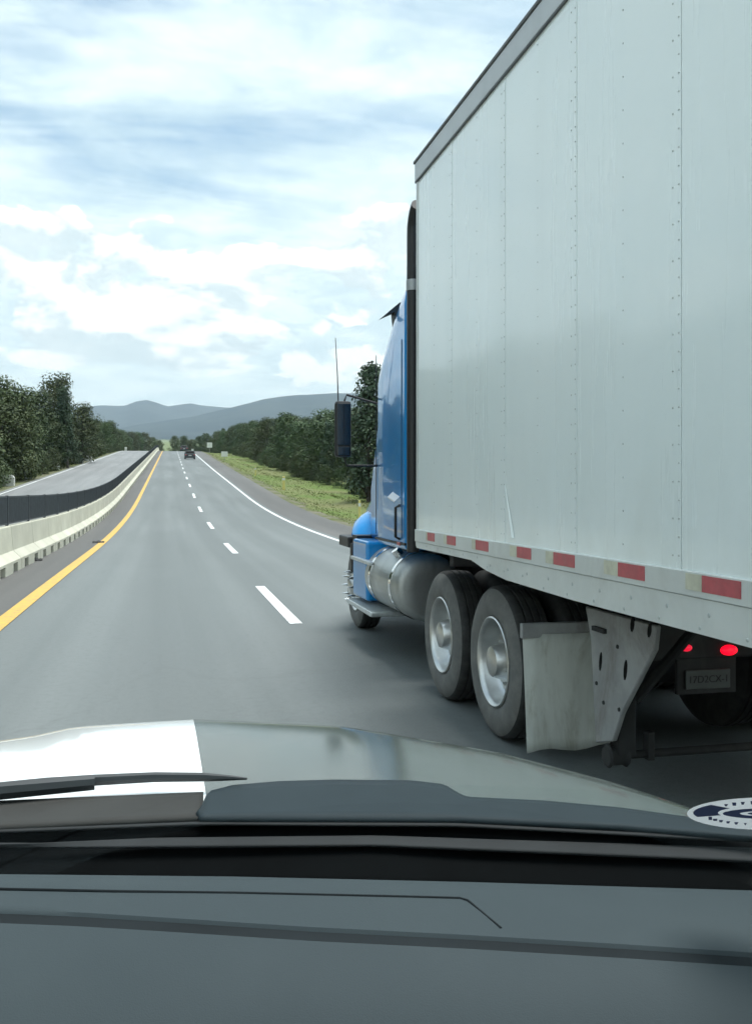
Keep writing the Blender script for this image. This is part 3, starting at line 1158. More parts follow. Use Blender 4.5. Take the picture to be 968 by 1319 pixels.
truck = thing('semi_truck', 'blue semi truck tractor with sleeper cab pulling the white trailer', 'truck', (CX, 8.4, 0))
T = truck
for yy in (5.96, 7.16):
    wheel(T, 2.16, yy, 1)
    wheel(T, mirx(2.16), yy, -1)
    bm = bmesh.new()
    tube(bm, [(2.4, yy, 0.515), (CX - 0.3, yy, 0.515), (CX - 0.22, yy, 0.515), (CX + 0.22, yy, 0.515), (CX + 0.3, yy, 0.515), (mirx(2.4), yy, 0.515)], [0.09, 0.09, 0.2, 0.2, 0.09, 0.09], 12)
    obj('axle', bm, 'chassis_black', T, True)
YF = 11.1
wheel(T, 2.27, YF, 1, False, True)
wheel(T, mirx(2.27), YF, -1, False, True)
boxo('front_axle', (2.5, mirx(2.5), YF - 0.07, YF + 0.07, 0.42, 0.55), 'chassis_black', T, 0.02)
for x in (2.86, mirx(2.94)):
    boxo('frame_rail', (x, x + 0.08, 5.18, 12.2, 0.74, 1.02), 'chassis_black', T, 0.008)
for yy in (5.24, 6.6, 8.2, 9.6):
    boxo('frame_crossmember', (2.94, mirx(2.94), yy, yy + 0.1, 0.76, 1.0), 'chassis_black', T)
# fifth wheel
bm = bmesh.new()
lathe(bm, [(1.09, 0.46), (1.17, 0.48), (1.19, 0.46)], (CX, 6.55, 0), 24, 'z')
obj('fifth_wheel', bm, 'chassis_black', T)
boxo('fifth_wheel_mount', (2.9, mirx(2.9), 6.2, 6.9, 1.02, 1.10), 'chassis_black', T)
# tail: light bar, lamps, plate
boxo('tail_bar', (2.70, mirx(2.70), 5.12, 5.18, 0.64, 0.86), 'chassis_black', T, 0.01)
for px_, py_, w_, h_, m_, nm in ((940, 838, 0.115, 0.065, 'tail_lamp', 'tail_lamp'), (885, 835, 0.075, 0.045, 'marker_lamp', 'marker_lamp')):
    q = at_y(px_, py_, 5.10)
    bm = bmesh.new()
    lathe(bm, [(0.0, 1.0), (-0.6, 0.96), (-1.0, 0.75), (-1.15, 0.3), (-1.18, 0.02)], (0, 0, 0), 20, 'y')
    bmesh.ops.scale(bm, vec=(w_ / 2, 0.02, h_ / 2), verts=bm.verts)
    bmesh.ops.translate(bm, vec=(q.x, 5.12, q.z), verts=bm.verts)
    obj(nm, bm, m_, T, True)
q = at_y(912, 875, 5.11)
boxo('plate_bracket', (q.x - 0.2, q.x + 0.2, 5.13, 5.16, q.z - 0.09, 0.66), 'chassis_black', T)
plate = boxo('licence_plate', (q.x - 0.15, q.x + 0.15, 5.112, 5.126, q.z - 0.058, q.z + 0.058), 'plate', T, 0.003)
cu = bpy.data.curves.new('plate_text', 'FONT')
cu.body = '17D2CX-1'
cu.size = 0.062
cu.align_x = 'CENTER'
cu.align_y = 'CENTER'
cu.extrude = 0.001
to = bpy.data.objects.new('tmp', cu)
COL.objects.link(to)
dg = bpy.context.evaluated_depsgraph_get()
tme = bpy.data.meshes.new_from_object(to.evaluated_get(dg))
bpy.data.objects.remove(to)
tob = bpy.data.objects.new('plate_lettering', tme)
COL.objects.link(tob)
tme.materials.clear()
tme.materials.append(mat('plate_ink'))
tob.parent = plate
tob.matrix_parent_inverse = pmat(plate).inverted()
tob.location = (q.x, 5.110, q.z)
tob.rotation_euler = (rad(90), 0, 0)

# mud flaps behind the drive wheels
for s in (0, 1):
    f = (lambda x: mirx(x)) if s else (lambda x: x)
    rows = []
    for j in range(11):
        t = j / 10
        z = 0.80 - 0.70 * t
        rows.append([(f(2.125 + 0.65 * i / 8), 5.30 - 0.035 * math.sin(t * 2.2 + i * 0.35) - 0.05 * t * t, z + 0.015 * math.sin(i * 1.1) * t) for i in range(9)])
    grid_mesh('mud_flap', rows, 'flap_white', T, True, 0.012)
    boxo('flap_hanger', (min(f(2.115), f(2.80)), max(f(2.115), f(2.80)), 5.283, 5.325, 0.775, 0.865), 'landing_grey', T, 0.006)
    boxo('flap_bracket', (min(f(2.80), f(2.9)), max(f(2.80), f(2.9)), 5.29, 5.32, 0.80, 0.86), 'chassis_black', T)

# sleeper and cab
bm = bmesh.new()
X0, X1 = 2.05, mirx(2.05)
loft(bm, [rring(X0 + 0.04, X1 - 0.04, 1.17, 3.66, 7.80, 0.40, 0.05), rring(X0, X1, 1.15, 3.72, 7.84, 0.42, 0.05), rring(X0, X1, 1.15, 3.66, 8.0, 0.42, 0.05), rring(X0, X1, 1.15, 3.50, 8.3, 0.42, 0.05),
          rring(X0, X1, 1.15, 3.27, 8.62, 0.40, 0.05), rring(X0 + 0.005, X1 - 0.005, 1.15, 3.06, 8.88, 0.36, 0.05), rring(X0 + 0.05, X1 - 0.05, 1.17, 2.98, 8.98, 0.33, 0.05), rring(X0 + 0.14, X1 - 0.14, 1.2, 2.93, 9.02, 0.3, 0.05)])
obj('sleeper', bm, 'cab_blue', T, True)
bm = bmesh.new()
loft(bm, [rring(2.28, mirx(2.28), 1.12, 2.92, 9.00, 0.26, 0.05), rring(2.28, mirx(2.28), 1.12, 2.84, 9.4, 0.25, 0.05), rring(2.29, mirx(2.29), 1.12, 2.74, 9.75, 0.22, 0.05), rring(2.30, mirx(2.30), 1.12, 2.64, 9.9, 0.2, 0.05),
          rring(2.32, mirx(2.32), 1.12, 1.80, 10.38, 0.12, 0.05), rring(2.34, mirx(2.34), 1.12, 1.72, 10.42, 0.1, 0.05)])
obj('cab', bm, 'cab_blue', T, True)
# windscreen of the truck, two panes
for a, b in ((2.44, 3.22), (3.28, 4.06)):
    bm = bmesh.new()
    loft(bm, [[(a, 9.945, 2.60), (b, 9.945, 2.60), (b, 9.925, 2.58), (a, 9.925, 2.58)], [(a, 10.375, 1.86), (b, 10.375, 1.86), (b, 10.355, 1.84), (a, 10.355, 1.84)]])
    obj('windscreen_pane', bm, 'window_dark', T)
for s in (0, 1):
    xx = 2.268 if not s else mirx(2.268) - 0.02
    door = boxo('door', (xx, xx + 0.02, 9.10, 9.85, 1.22, 2.02), 'cab_blue', T, 0.006)
    boxo('door_handle', (xx - 0.02 if not s else xx + 0.02, xx if not s else xx + 0.04, 9.16, 9.30, 1.62, 1.66), 'chrome', door, 0.006)
    bm = bmesh.new()
    prism(bm, [(9.12, 2.06), (9.82, 2.06), (9.72, 2.56), (9.12, 2.60)], 'x', xx + 0.003, xx + 0.018)
    obj('side_window', bm, 'window_dark', T)
# small sleeper details: glinting diamond plate, grab handle, seam, side lamp
q = at_x(512, 641, 2.035)
bm = bmesh.new()
d = 0.055
prism(bm, [(1.995 - d, q.z), (1.995, q.z - d), (1.995 + d, q.z), (1.995, q.z + d)], 'y', q.y - 0.015, q.y)
bmesh.ops.rotate(bm, cent=(1.995, q.y, q.z), matrix=Matrix.Rotation(rad(-38), 3, 'X'), verts=bm.verts)  # white plate tilted up to catch the sky as a glint
obj('diamond_glint_plate', bm, 'white_gloss', T)
bm = bmesh.new()
tube(bm, [(2.05, q.y - 0.02, 1.24), (2.01, q.y - 0.02, 1.26), (2.01, q.y - 0.02, 1.52), (2.05, q.y - 0.02, 1.54)], 0.013, 8)
obj('grab_handle', bm, 'black_plastic', T, True)
boxo('side_lamp', (2.036, 2.049, q.y - 0.06, q.y + 0.04, 1.185, 1.215), 'tape_red', T, 0.003)
for yy in (7.93, 8.93):
    boxo('body_seam', (2.046, 2.052, yy, yy + 0.008, 1.25, 3.0), 'black_plastic', T)
boxo('sill_trim', (2.040, 2.056, 7.80, 8.94, 1.195, 1.215), 'black_plastic', T)
# winged deflector on the left of the sleeper roof
bm = bmesh.new()
w0, w1, w2, w3 = at_y(489, 411, 8.45), at_y(518, 391, 8.45), at_y(519, 402, 8.45), at_y(508, 420, 8.45)
m0 = at_y(505, 404, 8.45)
poly = [(w0.x, w0.z), (w1.x - 0.05, w1.z - 0.01), (w1.x, w1.z), (w2.x + 0.06, w2.z), (w3.x + 0.03, w3.z), (w3.x - 0.01, w3.z), (m0.x, m0.z)]
prism(bm, poly, 'y', 8.36, 8.50)
obj('roof_deflector', bm, 'black_plastic', T)
# exhaust stack between cab and trailer
for s in (0, 1):
    f = (lambda x: mirx(x)) if s else (lambda x: x)
    pts = [(f(2.03), 7.48, z) for z in (1.16, 1.6, 2.2, 3.0, 3.78)]
    pts += [(f(2.03), 7.48 - 0.22 * (1 - math.cos(a)), 3.80 + 0.22 * math.sin(a)) for a in (0.2, 0.4, 0.6, 0.8, 1.0, 1.2)]
    bm = bmesh.new()
    tube(bm, pts, [0.052] * len(pts), 14)
    obj('exhaust_stack', bm, 'black_plastic', T, True)
    bm = bmesh.new()
    tube(bm, [(f(2.03), 7.48, 3.33), (f(2.03), 7.48, 3.42)], 0.058, 14)
    obj('exhaust_clamp', bm, 'galvanised', T, True)
    bm = bmesh.new()
    prism(bm, [(7.80, 1.25), (7.80, 3.62), (7.70, 3.72), (7.50, 3.66), (7.34, 3.4), (7.34, 1.25)], 'x', f(2.075) - 0.015, f(2.075) + 0.015)
    obj('dark_gap_panel', bm, 'black_plastic', T)  # black panel added to give the dark gap between cab and trailer
boxo('cab_back_frame', (2.4, mirx(2.4), 7.55, 7.66, 1.02, 1.9), 'chassis_black', T, 0.01)

# hood and fenders
bm = bmesh.new()
loft(bm, [rring(2.34, mirx(2.34), 1.05, 1.76, 10.36, 0.22, 0.03), rring(2.42, mirx(2.42), 1.05, 1.70, 10.9, 0.24, 0.03), rring(2.52, mirx(2.52), 1.0, 1.60, 11.6, 0.25, 0.03), rring(2.62, mirx(2.62), 0.8, 1.50, 12.15, 0.25, 0.03), rring(2.68, mirx(2.68), 0.8, 1.44, 12.25, 0.2, 0.03)])
obj('hood', bm, 'cab_blue', T, True)
boxo('grille', (2.8, mirx(2.8), 12.24, 12.29, 0.72, 1.36), 'chrome', T, 0.02)
boxo('front_bumper', (2.62, mirx(2.62), 12.25, 12.42, 0.40, 0.72), 'chrome', T, 0.05)
for s in (0, 1):
    f = (lambda x: mirx(x)) if s else (lambda x: x)
    rings = []
    for xx, ro, ri, zt in ((2.185, 0.66, 0.63, 0), (2.20, 0.70, 0.60, 0), (2.28, 0.75, 0.60, 0.02), (2.42, 0.80, 0.60, 0.05), (2.64, 0.83, 0.60, 0.06)):
        ring = [(f(xx), YF + 0.18 + (ro + 0.10) * math.cos(a), 0.56 + zt + ro * math.sin(a) * 1.06) for a in np.linspace(rad(-12), rad(176), 18)]
        ring += [(f(xx), YF + ri * math.cos(a), 0.56 + ri * math.sin(a)) for a in np.linspace(rad(176), rad(-12), 18)]
        tap = 0.30 * (1 if not s else -1)
        rings.append([Vector((p[0] + tap * max(0.0, p[1] - 10.85), p[1], p[2])) for p in ring])
    bm = bmesh.new()
    loft(bm, rings)
    obj('fender', bm, 'cab_blue', T, True)
    # black lip and mudguard at the rear of the arch
    bm = bmesh.new()
    ya, yb = YF - 0.74, YF - 0.60
    prism(bm, [(ya, 1.16), (yb + 0.12, 1.16), (yb + 0.02, 0.98), (yb, 0.62), (ya + 0.08, 0.62), (ya + 0.05, 0.98), (ya, 1.0)], 'x', f(2.15), f(2.55))
    obj('mudguard', bm, 'black_plastic', T)
    boxo('fender_flare', (min(f(2.12), f(2.30)), max(f(2.12), f(2.30)), 10.72, 11.30, 1.00, 1.13), 'black_plastic', T, 0.02)
    boxo('splash_guard', (min(f(2.14), f(2.30)), max(f(2.14), f(2.30)), 10.60, 10.71, 0.72, 1.06), 'black_plastic', T, 0.015)
# lower side panels, steps, tanks
for s in (0, 1):
    f = (lambda x: mirx(x)) if s else (lambda x: x)
    def fx(a, b):
        return (min(f(a), f(b)), max(f(a), f(b)))
    boxo('side_skirt', fx(2.10, 2.52) + (9.62, 10.34, 0.50, 1.13), 'cab_blue', T, 0.03)
    boxo('upper_step', fx(2.065, 2.42) + (9.30, 10.30, 0.90, 0.94), 'step_alu', T, 0.012)
    st = boxo('lower_step', fx(2.03, 2.42) + (9.10, 10.36, 0.40, 0.45), 'step_alu', T, 0.015)
    for yy in np.arange(9.16, 10.30, 0.085):
        boxo('step_rib', fx(2.045, 2.40) + (yy, yy + 0.03, 0.449, 0.458), 'step_alu', st)
    for yy in (9.2, 9.9):
        boxo('step_bracket', fx(2.35, 2.40) + (yy, yy + 0.05, 0.44, 0.92), 'chassis_black', T)
    bm = bmesh.new()
    lathe(bm, [(8.20, 0.02), (8.19, 0.15), (8.195, 0.25), (8.215, 0.295), (8.25, 0.315), (9.56, 0.315), (9.595, 0.295), (9.61, 0.25), (9.61, 0.02)], (f(2.385), 0, 0.775), 36, 'y')
    tank = obj('fuel_tank', bm, 'tank_alu', T, True)
    for yy in (8.42, 9.30):
        bm = bmesh.new()
        lathe(bm, [(yy, 0.316), (yy, 0.325), (yy + 0.07, 0.325), (yy + 0.07, 0.316)], (f(2.385), 0, 0.775), 36, 'y')
        obj('tank_strap', bm, 'chrome', tank, True)
        boxo('tank_bracket', fx(2.66, 2.87) + (yy, yy + 0.07, 0.62, 0.98), 'chassis_black', T)
    bm = bmesh.new()
    tube(bm, [(f(2.25), 8.75, 1.03), (f(2.20), 8.75, 1.10)], 0.05, 14)
    obj('filler_cap', bm, 'chrome', tank, True)
boxo('deck_plate', (2.62, mirx(2.62), 7.75, 8.3, 1.02, 1.05), 'chassis_black', T)
# mirrors
for s in (0, 1):
    f = (lambda x: mirx(x)) if s else (lambda x: x)
    bm = bmesh.new()
    box(bm, min(f(1.80), f(1.975)), max(f(1.80), f(1.975)), 9.78, 9.87, 2.03, 2.63, 0.03)
    mr = obj('mirror', bm, 'black_plastic', T)
    boxo('mirror_glass', (min(f(1.815), f(1.96)), max(f(1.815), f(1.96)), 9.768, 9.778, 2.16, 2.60), 'window_dark', mr, 0.003)
    boxo('convex_mirror', (min(f(1.82), f(1.955)), max(f(1.82), f(1.955)), 9.762, 9.776, 2.05, 2.14), 'window_dark', mr, 0.005)
    bm = bmesh.new()
    tube(bm, [(f(1.90), 9.83, 2.62), (f(1.93), 9.83, 2.70), (f(2.32), 9.83, 2.60)], 0.012, 8)
    obj('mirror_arm', bm, 'chassis_black', T)
    bm = bmesh.new()
    tube(bm, [(f(1.90), 9.83, 2.04), (f(1.93), 9.83, 1.94), (f(2.32), 9.83, 1.94)], 0.012, 8)
    obj('mirror_arm', bm, 'chassis_black', T)
    if not s:
        bm = bmesh.new()
        tube(bm, [(1.84, 9.84, 2.62), (1.835, 9.86, 2.9), (1.82, 9.9, 3.32)], [0.008, 0.006, 0.004], 6)
        obj('antenna', bm, 'black_plastic', T)
boxo('sun_visor', (2.34, mirx(2.34), 9.88, 10.12, 2.55, 2.585), 'black_plastic', T, 0.01)

# ------------------------------------------------------------------ trailer
trailer = thing('box_trailer', 'long white riveted box trailer with red reflector patches along its rail', 'trailer', (CX, 0, 0))
R = trailer
YFR, YRE = 7.10, -7.60
XL, XR = SIDE, mirx(SIDE)
ZB, ZT = 1.368, 4.10
seams = [7.035, 6.15, 5.13, 4.17, 3.24]
while seams[-1] - 0.965 > YRE + 0.3:
    seams.append(seams[-1] - 0.965)
seams.append(YRE + 0.06)


def rivet(bm, x, y, z, s, r=0.0048):
    c = bm.verts.new((x - s * 0.003, y, z))
    ring = [bm.verts.new((x + s * 0.001, y + r * math.cos(a), z + r * math.sin(a))) for a in np.linspace(0, 2 * math.pi, 7)[:-1]]
    mid = [bm.verts.new((x - s * 0.002, y + r * 0.7 * math.cos(a), z + r * 0.7 * math.sin(a))) for a in np.linspace(0, 2 * math.pi, 7)[:-1]]
    for k in range(6):
        bm.faces.new((ring[k], ring[(k + 1) % 6], mid[(k + 1) % 6], mid[k]))
        bm.faces.new((mid[k], mid[(k + 1) % 6], c))


prr = random.Random(3)
for s, xs_ in ((1, XL), (-1, XR)):
    for k, (a, b) in enumerate(zip(seams, seams[1:])):
        # a thin sheet, faintly dished between the posts, its front edge lapped under its neighbour
        bow = prr.uniform(-0.0012, 0.0015)
        rows = []
        for j in range(9):
            z = ZB - 0.01 + (ZT - ZB + 0.02) * j / 8
            row = []
            for i in range(9):
                t = i / 8
                off = bow * math.sin(math.pi * t) * math.sin(math.pi * j / 8) + 0.0004 * math.sin(3 * math.pi * t + k) * math.sin(math.pi * j / 8)
                row.append((xs_ - s * (off + 0.0015 * t), a - 0.002 - (a - b - 0.004) * t, z))
            rows.append(row)
        bm = bmesh.new()
        V = [[bm.verts.new(p) for p in r_] for r_ in rows]
        V2 = [[bm.verts.new((p[0] + s * 0.02, p[1], p[2])) for p in r_] for r_ in rows]
        for G in (V, V2):
            for r1, r2 in zip(G, G[1:]):
                for i in range(8):
                    bm.faces.new((r1[i], r1[i + 1], r2[i + 1], r2[i]))
        for i in range(8):
            bm.faces.new((V[0][i], V[0][i + 1], V2[0][i + 1], V2[0][i]))
            bm.faces.new((V[-1][i], V[-1][i + 1], V2[-1][i + 1], V2[-1][i]))
            bm.faces.new((V[i][0], V[i + 1][0], V2[i + 1][0], V2[i][0]))
            bm.faces.new((V[i][-1], V[i + 1][-1], V2[i + 1][-1], V2[i][-1]))
        bmesh.ops.recalc_face_normals(bm, faces=bm.faces)
        p = obj('side_panel', bm, 'trailer_white', R, True)
        if s == 1 and b < 6.5:
            bm = bmesh.new()
            for z in np.arange(ZB + 0.05, ZT - 0.03, 0.072):
                rivet(bm, xs_ - s * 0.0018, b + 0.016, z, s)
            for z in np.arange(ZB + 0.05, ZT - 0.03, 0.144):
                rivet(bm, xs_ - s * 0.0018, b + 0.060, z, s)
            for z in np.arange(ZB + 0.07, ZT - 0.03, 0.145):
                rivet(bm, xs_ - s * (0.0012 + bow), (a + b) / 2, z, s)
            tag(obj('rivet_rows', bm, 'rivet', p), kind='stuff')
boxo('inner_wall', (XL + 0.03, XR - 0.03, YRE + 0.05, YFR - 0.04, 1.30, 4.20), 'gap_dark', R)
# corner post, front wall, roof, rails
for xx in (XL + 0.045, XR - 0.045):
    bm = bmesh.new()
    tube(bm, [(xx, YFR - 0.05, 1.24), (xx, YFR - 0.05, 4.20)], 0.055, 16)
    obj('corner_post', bm, 'rail_alu', R, True)
boxo('front_wall', (XL + 0.05, XR - 0.05, YFR - 0.04, YFR, 1.24, 4.19), 'trailer_white', R, 0.01)
for s, xx in ((1, XL - 0.012), (-1, XR + 0.012)):
    lo, hi = (xx, xx + 0.05) if s == 1 else (xx - 0.05, xx)
    boxo('top_rail', (lo, hi, YRE, YFR - 0.005, 4.10, 4.245), 'roof_rail', R, 0.006)
    lo, hi = (xx - 0.008, xx + 0.05) if s == 1 else (xx - 0.05, xx + 0.008)
    boxo('roof_edge_trim', (lo, hi, YRE, YFR + 0.01, 4.246, 4.268), 'gap_dark', R, 0.004)
    lo, hi = (xx - 0.003, xx + 0.03) if s == 1 else (xx - 0.03, xx + 0.003)
    boxo('rail_bead', (lo, hi, YRE, YFR - 0.02, 4.088, 4.099), 'gap_dark', R)
boxo('roof', (XL + 0.045, XR - 0.045, YRE, YFR, 4.205, 4.25), 'roof_rail', R)
for s, xx in ((1, XL), (-1, XR)):
    def sx(a, b):
        return (xx + a, xx + b) if s == 1 else (xx - b, xx - a)
    rail = boxo('bottom_rail', sx(-0.016, 0.04) + (YRE, YFR - 0.02, 1.272, 1.367), 'rail_alu', R, 0.004)
    bm = bmesh.new()
    prism(bm, [(YFR - 0.03, 1.270), (YFR - 0.03, 1.24), (YFR - 0.06, 1.222), (5.72, 1.222), (5.45, 1.180), (5.1, 1.152), (4.2, 1.138), (YRE, 1.135), (YRE, 1.270)], 'x', *sx(-0.010, 0.035))
    skirt = obj('rail_skirt', bm, 'rail_alu', R)
    if s == 1:
        bm = bmesh.new()
        for yy in np.arange(YRE + 0.2, 5.4, 0.29):
            rivet(bm, xx - 0.010, yy, 1.215, s, 0.011)
            rivet(bm, xx - 0.010, yy + 0.06, 1.16 if yy < 4.6 else 1.2, s, 0.009)
        for yy in np.arange(5.6, 7.0, 0.29):
            rivet(bm, xx - 0.010, yy, 1.247, s, 0.009)
        tag(obj('rail_bolts', bm, 'rivet', skirt), kind='stuff')
        # reflector patches: red with a pale patch ahead of it
        TX = xx - 0.0185
        patches = [(882, 903, 953), (777, 795, 829), (702, 712, 739), (656, 665, 683), (607, 612, 628), (571, 575, 586), (548, 550, 559)]
        for a_, b_, c_ in patches:
            ya, yb, yc = (at_x(v_, 700, TX).y for v_ in (a_, b_, c_))
            boxo('red_reflector', (TX, TX + 0.003, yc, yb, 1.297, 1.358), 'tape_red', rail)
            boxo('pale_reflector', (TX, TX + 0.003, yb + 0.002, ya, 1.297, 1.358), 'tape_white', rail)
        yy = 2.05
        while yy > YRE + 0.6:
            boxo('red_reflector', (TX, TX + 0.003, yy, yy + 0.3, 1.297, 1.358), 'tape_red', rail)
            boxo('pale_reflector', (TX, TX + 0.003, yy + 0.302, yy + 0.43, 1.297, 1.358), 'tape_white', rail)
            yy -= 0.85
# crease in the second panel
bm = bmesh.new()
q0, q1 = at_x(651, 625, XL), at_x(661, 692, XL)
loft(bm, [[(XL - 0.004, q0.y - 0.004, q0.z), (XL - 0.006, q0.y, q0.z), (XL - 0.004, q0.y + 0.004, q0.z)], [(XL - 0.003, q1.y - 0.02, 1.40), (XL - 0.014, q1.y - 0.004, 1.40), (XL - 0.003, q1.y + 0.016, 1.40)]])
obj('panel_crease', bm, 'trailer_white', R)
# floor
boxo('floor', (XL + 0.04, XR - 0.04, YRE, YFR - 0.03, 1.24, 1.29), 'underframe', R)
yy = YFR - 0.4
while yy > YRE + 0.3:
    boxo('crossmember', (XL + 0.036, XR - 0.036, yy, yy + 0.05, 1.14 if yy < 5.2 else 1.20, 1.24), 'underframe', R)
    yy -= 0.45
bm = bmesh.new()
prism(bm, [(5.6, 1.195), (7.0, 1.235), (7.0, 1.18), (5.6, 1.185)], 'x', 2.7, mirx(2.7))
obj('kingpin_plate', bm, 'underframe', R)
# rear doors and bogie (behind the camera)
for a, b in ((XL + 0.02, CX - 0.005), (CX + 0.005, XR - 0.02)):
    dr = boxo('rear_door', (a, b, YRE - 0.05, YRE - 0.003, 1.25, 4.18), 'trailer_white', R, 0.01)
for yy in (-5.0, -6.25):
    wheel(R, 2.06, yy, 1)
    wheel(R, mirx(2.06), yy, -1)
    bm = bmesh.new()
    tube(bm, [(2.4, yy, 0.515), (mirx(2.4), yy, 0.515)], 0.075, 12)
    obj('axle', bm, 'underframe', R, True)
for x in (2.70, mirx(2.80)):
    boxo('bogie_rail', (x, x + 0.1, -6.9, -4.3, 0.72, 1.16), 'underframe', R)
# landing gear
XLG = 2.30
out = [(753, 781), (844, 806), (841, 838), (799, 920), (788, 955), (766, 957), (760, 823)]
poly = [(at_x(a, b, XLG).y, at_x(a, b, XLG).z) for a, b in out]
LY = at_x(782, 960, XLG).y
for s in (0, 1):
    f = (lambda x: mirx(x)) if s else (lambda x: x)
    bm = bmesh.new()
    prism(bm, [(p[0], min(p[1], 1.23)) for p in poly], 'x', f(XLG), f(XLG + 0.03))
    bmesh.ops.bevel(bm, geom=list(bm.edges), offset=0.006, segments=1, affect='EDGES')
    leg = obj('landing_leg', bm, 'landing_grey', R)
    if not s:
        for cx_, cy_, w_, h_ in ((773, 852, 7, 26), (805, 863, 8, 27), (814, 804, 9, 20), (836, 812, 8, 18)):
            q = at_x(cx_, cy_, XLG)
            k = 4.9 / FPX
            bm = bmesh.new()
            n = 10
            pts = [(q.y + w_ * 0.55 * k * math.cos(t_) + 0.02 * -math.sin(t_) * 0.4, q.z + h_ / 2 * k * math.sin(t_)) for t_ in np.linspace(0, 2 * math.pi, n + 1)[:-1]]
            prism(bm, pts, 'x', XLG - 0.002, XLG + 0.004)
            obj('slot', bm, 'hole', leg)
        for cx_, cy_ in ((777, 905), (797, 914), (795, 833), (768, 880)):
            q = at_x(cx_, cy_, XLG)
            bm = bmesh.new()
            lathe(bm, [(-0.006, 0.010), (0.002, 0.012)], (XLG, q.y, q.z), 8, 'x')
            obj('bolt', bm, 'underframe', leg)
        q = at_x(773, 811, XLG)
        boxo('dark_slot_bar', (XLG - 0.02, XLG + 0.001, q.y - 0.07, q.y + 0.07, q.z - 0.012, q.z + 0.012), 'underframe', leg)  # raised dark bar standing in for the dark of a horizontal slot
    boxo('inner_leg', (min(f(2.34), f(2.44)), max(f(2.34), f(2.44)), LY - 0.05, LY + 0.05, 0.26, 0.6), 'underframe', R, 0.006)
    bm = bmesh.new()
    lathe(bm, [(0, 0.02), (0, 0.052), (0.012, 0.062), (0.03, 0.05), (0.09, 0.05), (0.108, 0.062), (0.12, 0.052), (0.12, 0.02)] if not s else [(0, 0.02), (0, 0.06), (-0.12, 0.06), (-0.12, 0.02)], (f(2.29), LY, 0.262), 20, 'x')
    obj('landing_foot', bm, 'underframe', R, True)
    # diagonal brace to the frame
    bm = bmesh.new()
    tube(bm, [(f(2.46), LY, 0.55), (f(3.0), LY - 0.1, 1.2)], 0.03, 8)
    obj('brace', bm, 'underframe', R)
bm = bmesh.new()
tube(bm, [(2.4, LY, 0.262), (mirx(2.4), LY, 0.262)], 0.022, 10)
obj('landing_axle', bm, 'underframe', R, True)
boxo('axle_bracket', (2.52, 2.56, LY - 0.03, LY + 0.03, 0.23, 0.38), 'underframe', R, 0.005)

# ================================================================== OTHER CARS
def make_car(name, label, x, y, m, L=4.4, W=1.75, H=1.45):
    z0 = hp(y)
    o = thing(name, label, 'car', (0, 0, 0), 0, 'cars ahead on the road')
    prof = [(0.0, 0.35), (0.0, 0.78), (0.06, 0.92), (0.42, 0.97), (0.85, H - 0.08), (1.25, H), (2.2, H), (2.55, H - 0.08), (3.2, 0.98), (4.1, 0.84), (L, 0.66), (L, 0.32), (3.9, 0.2), (0.4, 0.22)]
    rings = []
    for k, (xx, ins) in enumerate(((-W / 2, 0.10), (-W / 2 + 0.03, 0.0), (W / 2 - 0.03, 0.0), (W / 2, 0.10))):
        ring = []
        for py_, pz in prof:
            t = max(0, (pz - 0.95) / (H - 0.95))
            ring.append(Vector((xx * (1 - 0.17 * t), py_ + (0.03 if ins else 0) * (1 if py_ < L / 2 else -1), pz - (0.03 if ins and pz > 1 else 0))))
        rings.append(ring)
    bm = bmesh.new()
    loft(bm, rings)
    obj('body', bm, m, o)
    bm = bmesh.new()
    ww = W / 2 * 0.80
    box(bm, -ww, ww, -0.012, 0.0, 0, 1)
    for v_ in bm.verts:
        t = v_.co.z
        v_.co = Vector((v_.co.x * (1 - 0.12 * t), 0.44 + 0.40 * t + v_.co.y, 1.0 + (H - 0.1 - 1.0) * t))
    obj('rear_window', bm, 'hole', o)
    for sx_ in (-1, 1):
        boxo('tail_light', (sx_ * W * 0.42 - 0.14, sx_ * W * 0.42 + 0.14, -0.015, 0.02, 0.70, 0.84), 'tape_red', o, 0.01)
        for yy in (0.85, 3.5):
            bm = bmesh.new()
            lathe(bm, [(-0.1, 0.2), (-0.1, 0.30), (-0.08, 0.32), (0.08, 0.32), (0.1, 0.30), (0.1, 0.2)], (sx_ * (W / 2 - 0.09), yy, 0.32), 20, 'x')
            obj('wheel', bm, 'rubber', o)
    boxo('rear_plate', (-0.25, 0.25, -0.008, 0.004, 0.60, 0.72), 'post_white', o)
    boxo('bumper', (-W / 2 + 0.04, W / 2 - 0.04, -0.05, 0.06, 0.32, 0.52), m, o, 0.02)
    o.location = (x, y, z0 + 0.004)
    o.rotation_euler = (math.atan(0.06), 0, 0)
    return o


make_car('car', 'dark car ahead in the right lane, nearer of the two', cp(163) + 3.3, 163, 'car_dark')
make_car('car', 'tiny dark car far ahead at the crest, farther of the two', cp(246) + 3.4, 246, 'car_silver')

# ================================================================== THE CAMERA CAR
car = thing('camera_car', 'own car seen from inside: dashboard, wiper and white-and-grey bonnet at the bottom', 'car', (0.05, 1.2, 0))
K = car
fx_ = [-0.98, -0.90, -0.70, -0.50, -0.36, -0.22, 0.08, 0.42, 0.72, 0.89, 0.97]
fy_ = [1.50, 1.75, 2.05, 2.22, 2.285, 2.325, 2.33, 2.20, 1.94, 1.70, 1.50]


_hr = [at_h(a, b, 1.14) for a, b in ((-260, 1052), (0, 1046), (258, 1038), (590, 1040), (800, 1052), (968, 1070), (1240, 1110))]


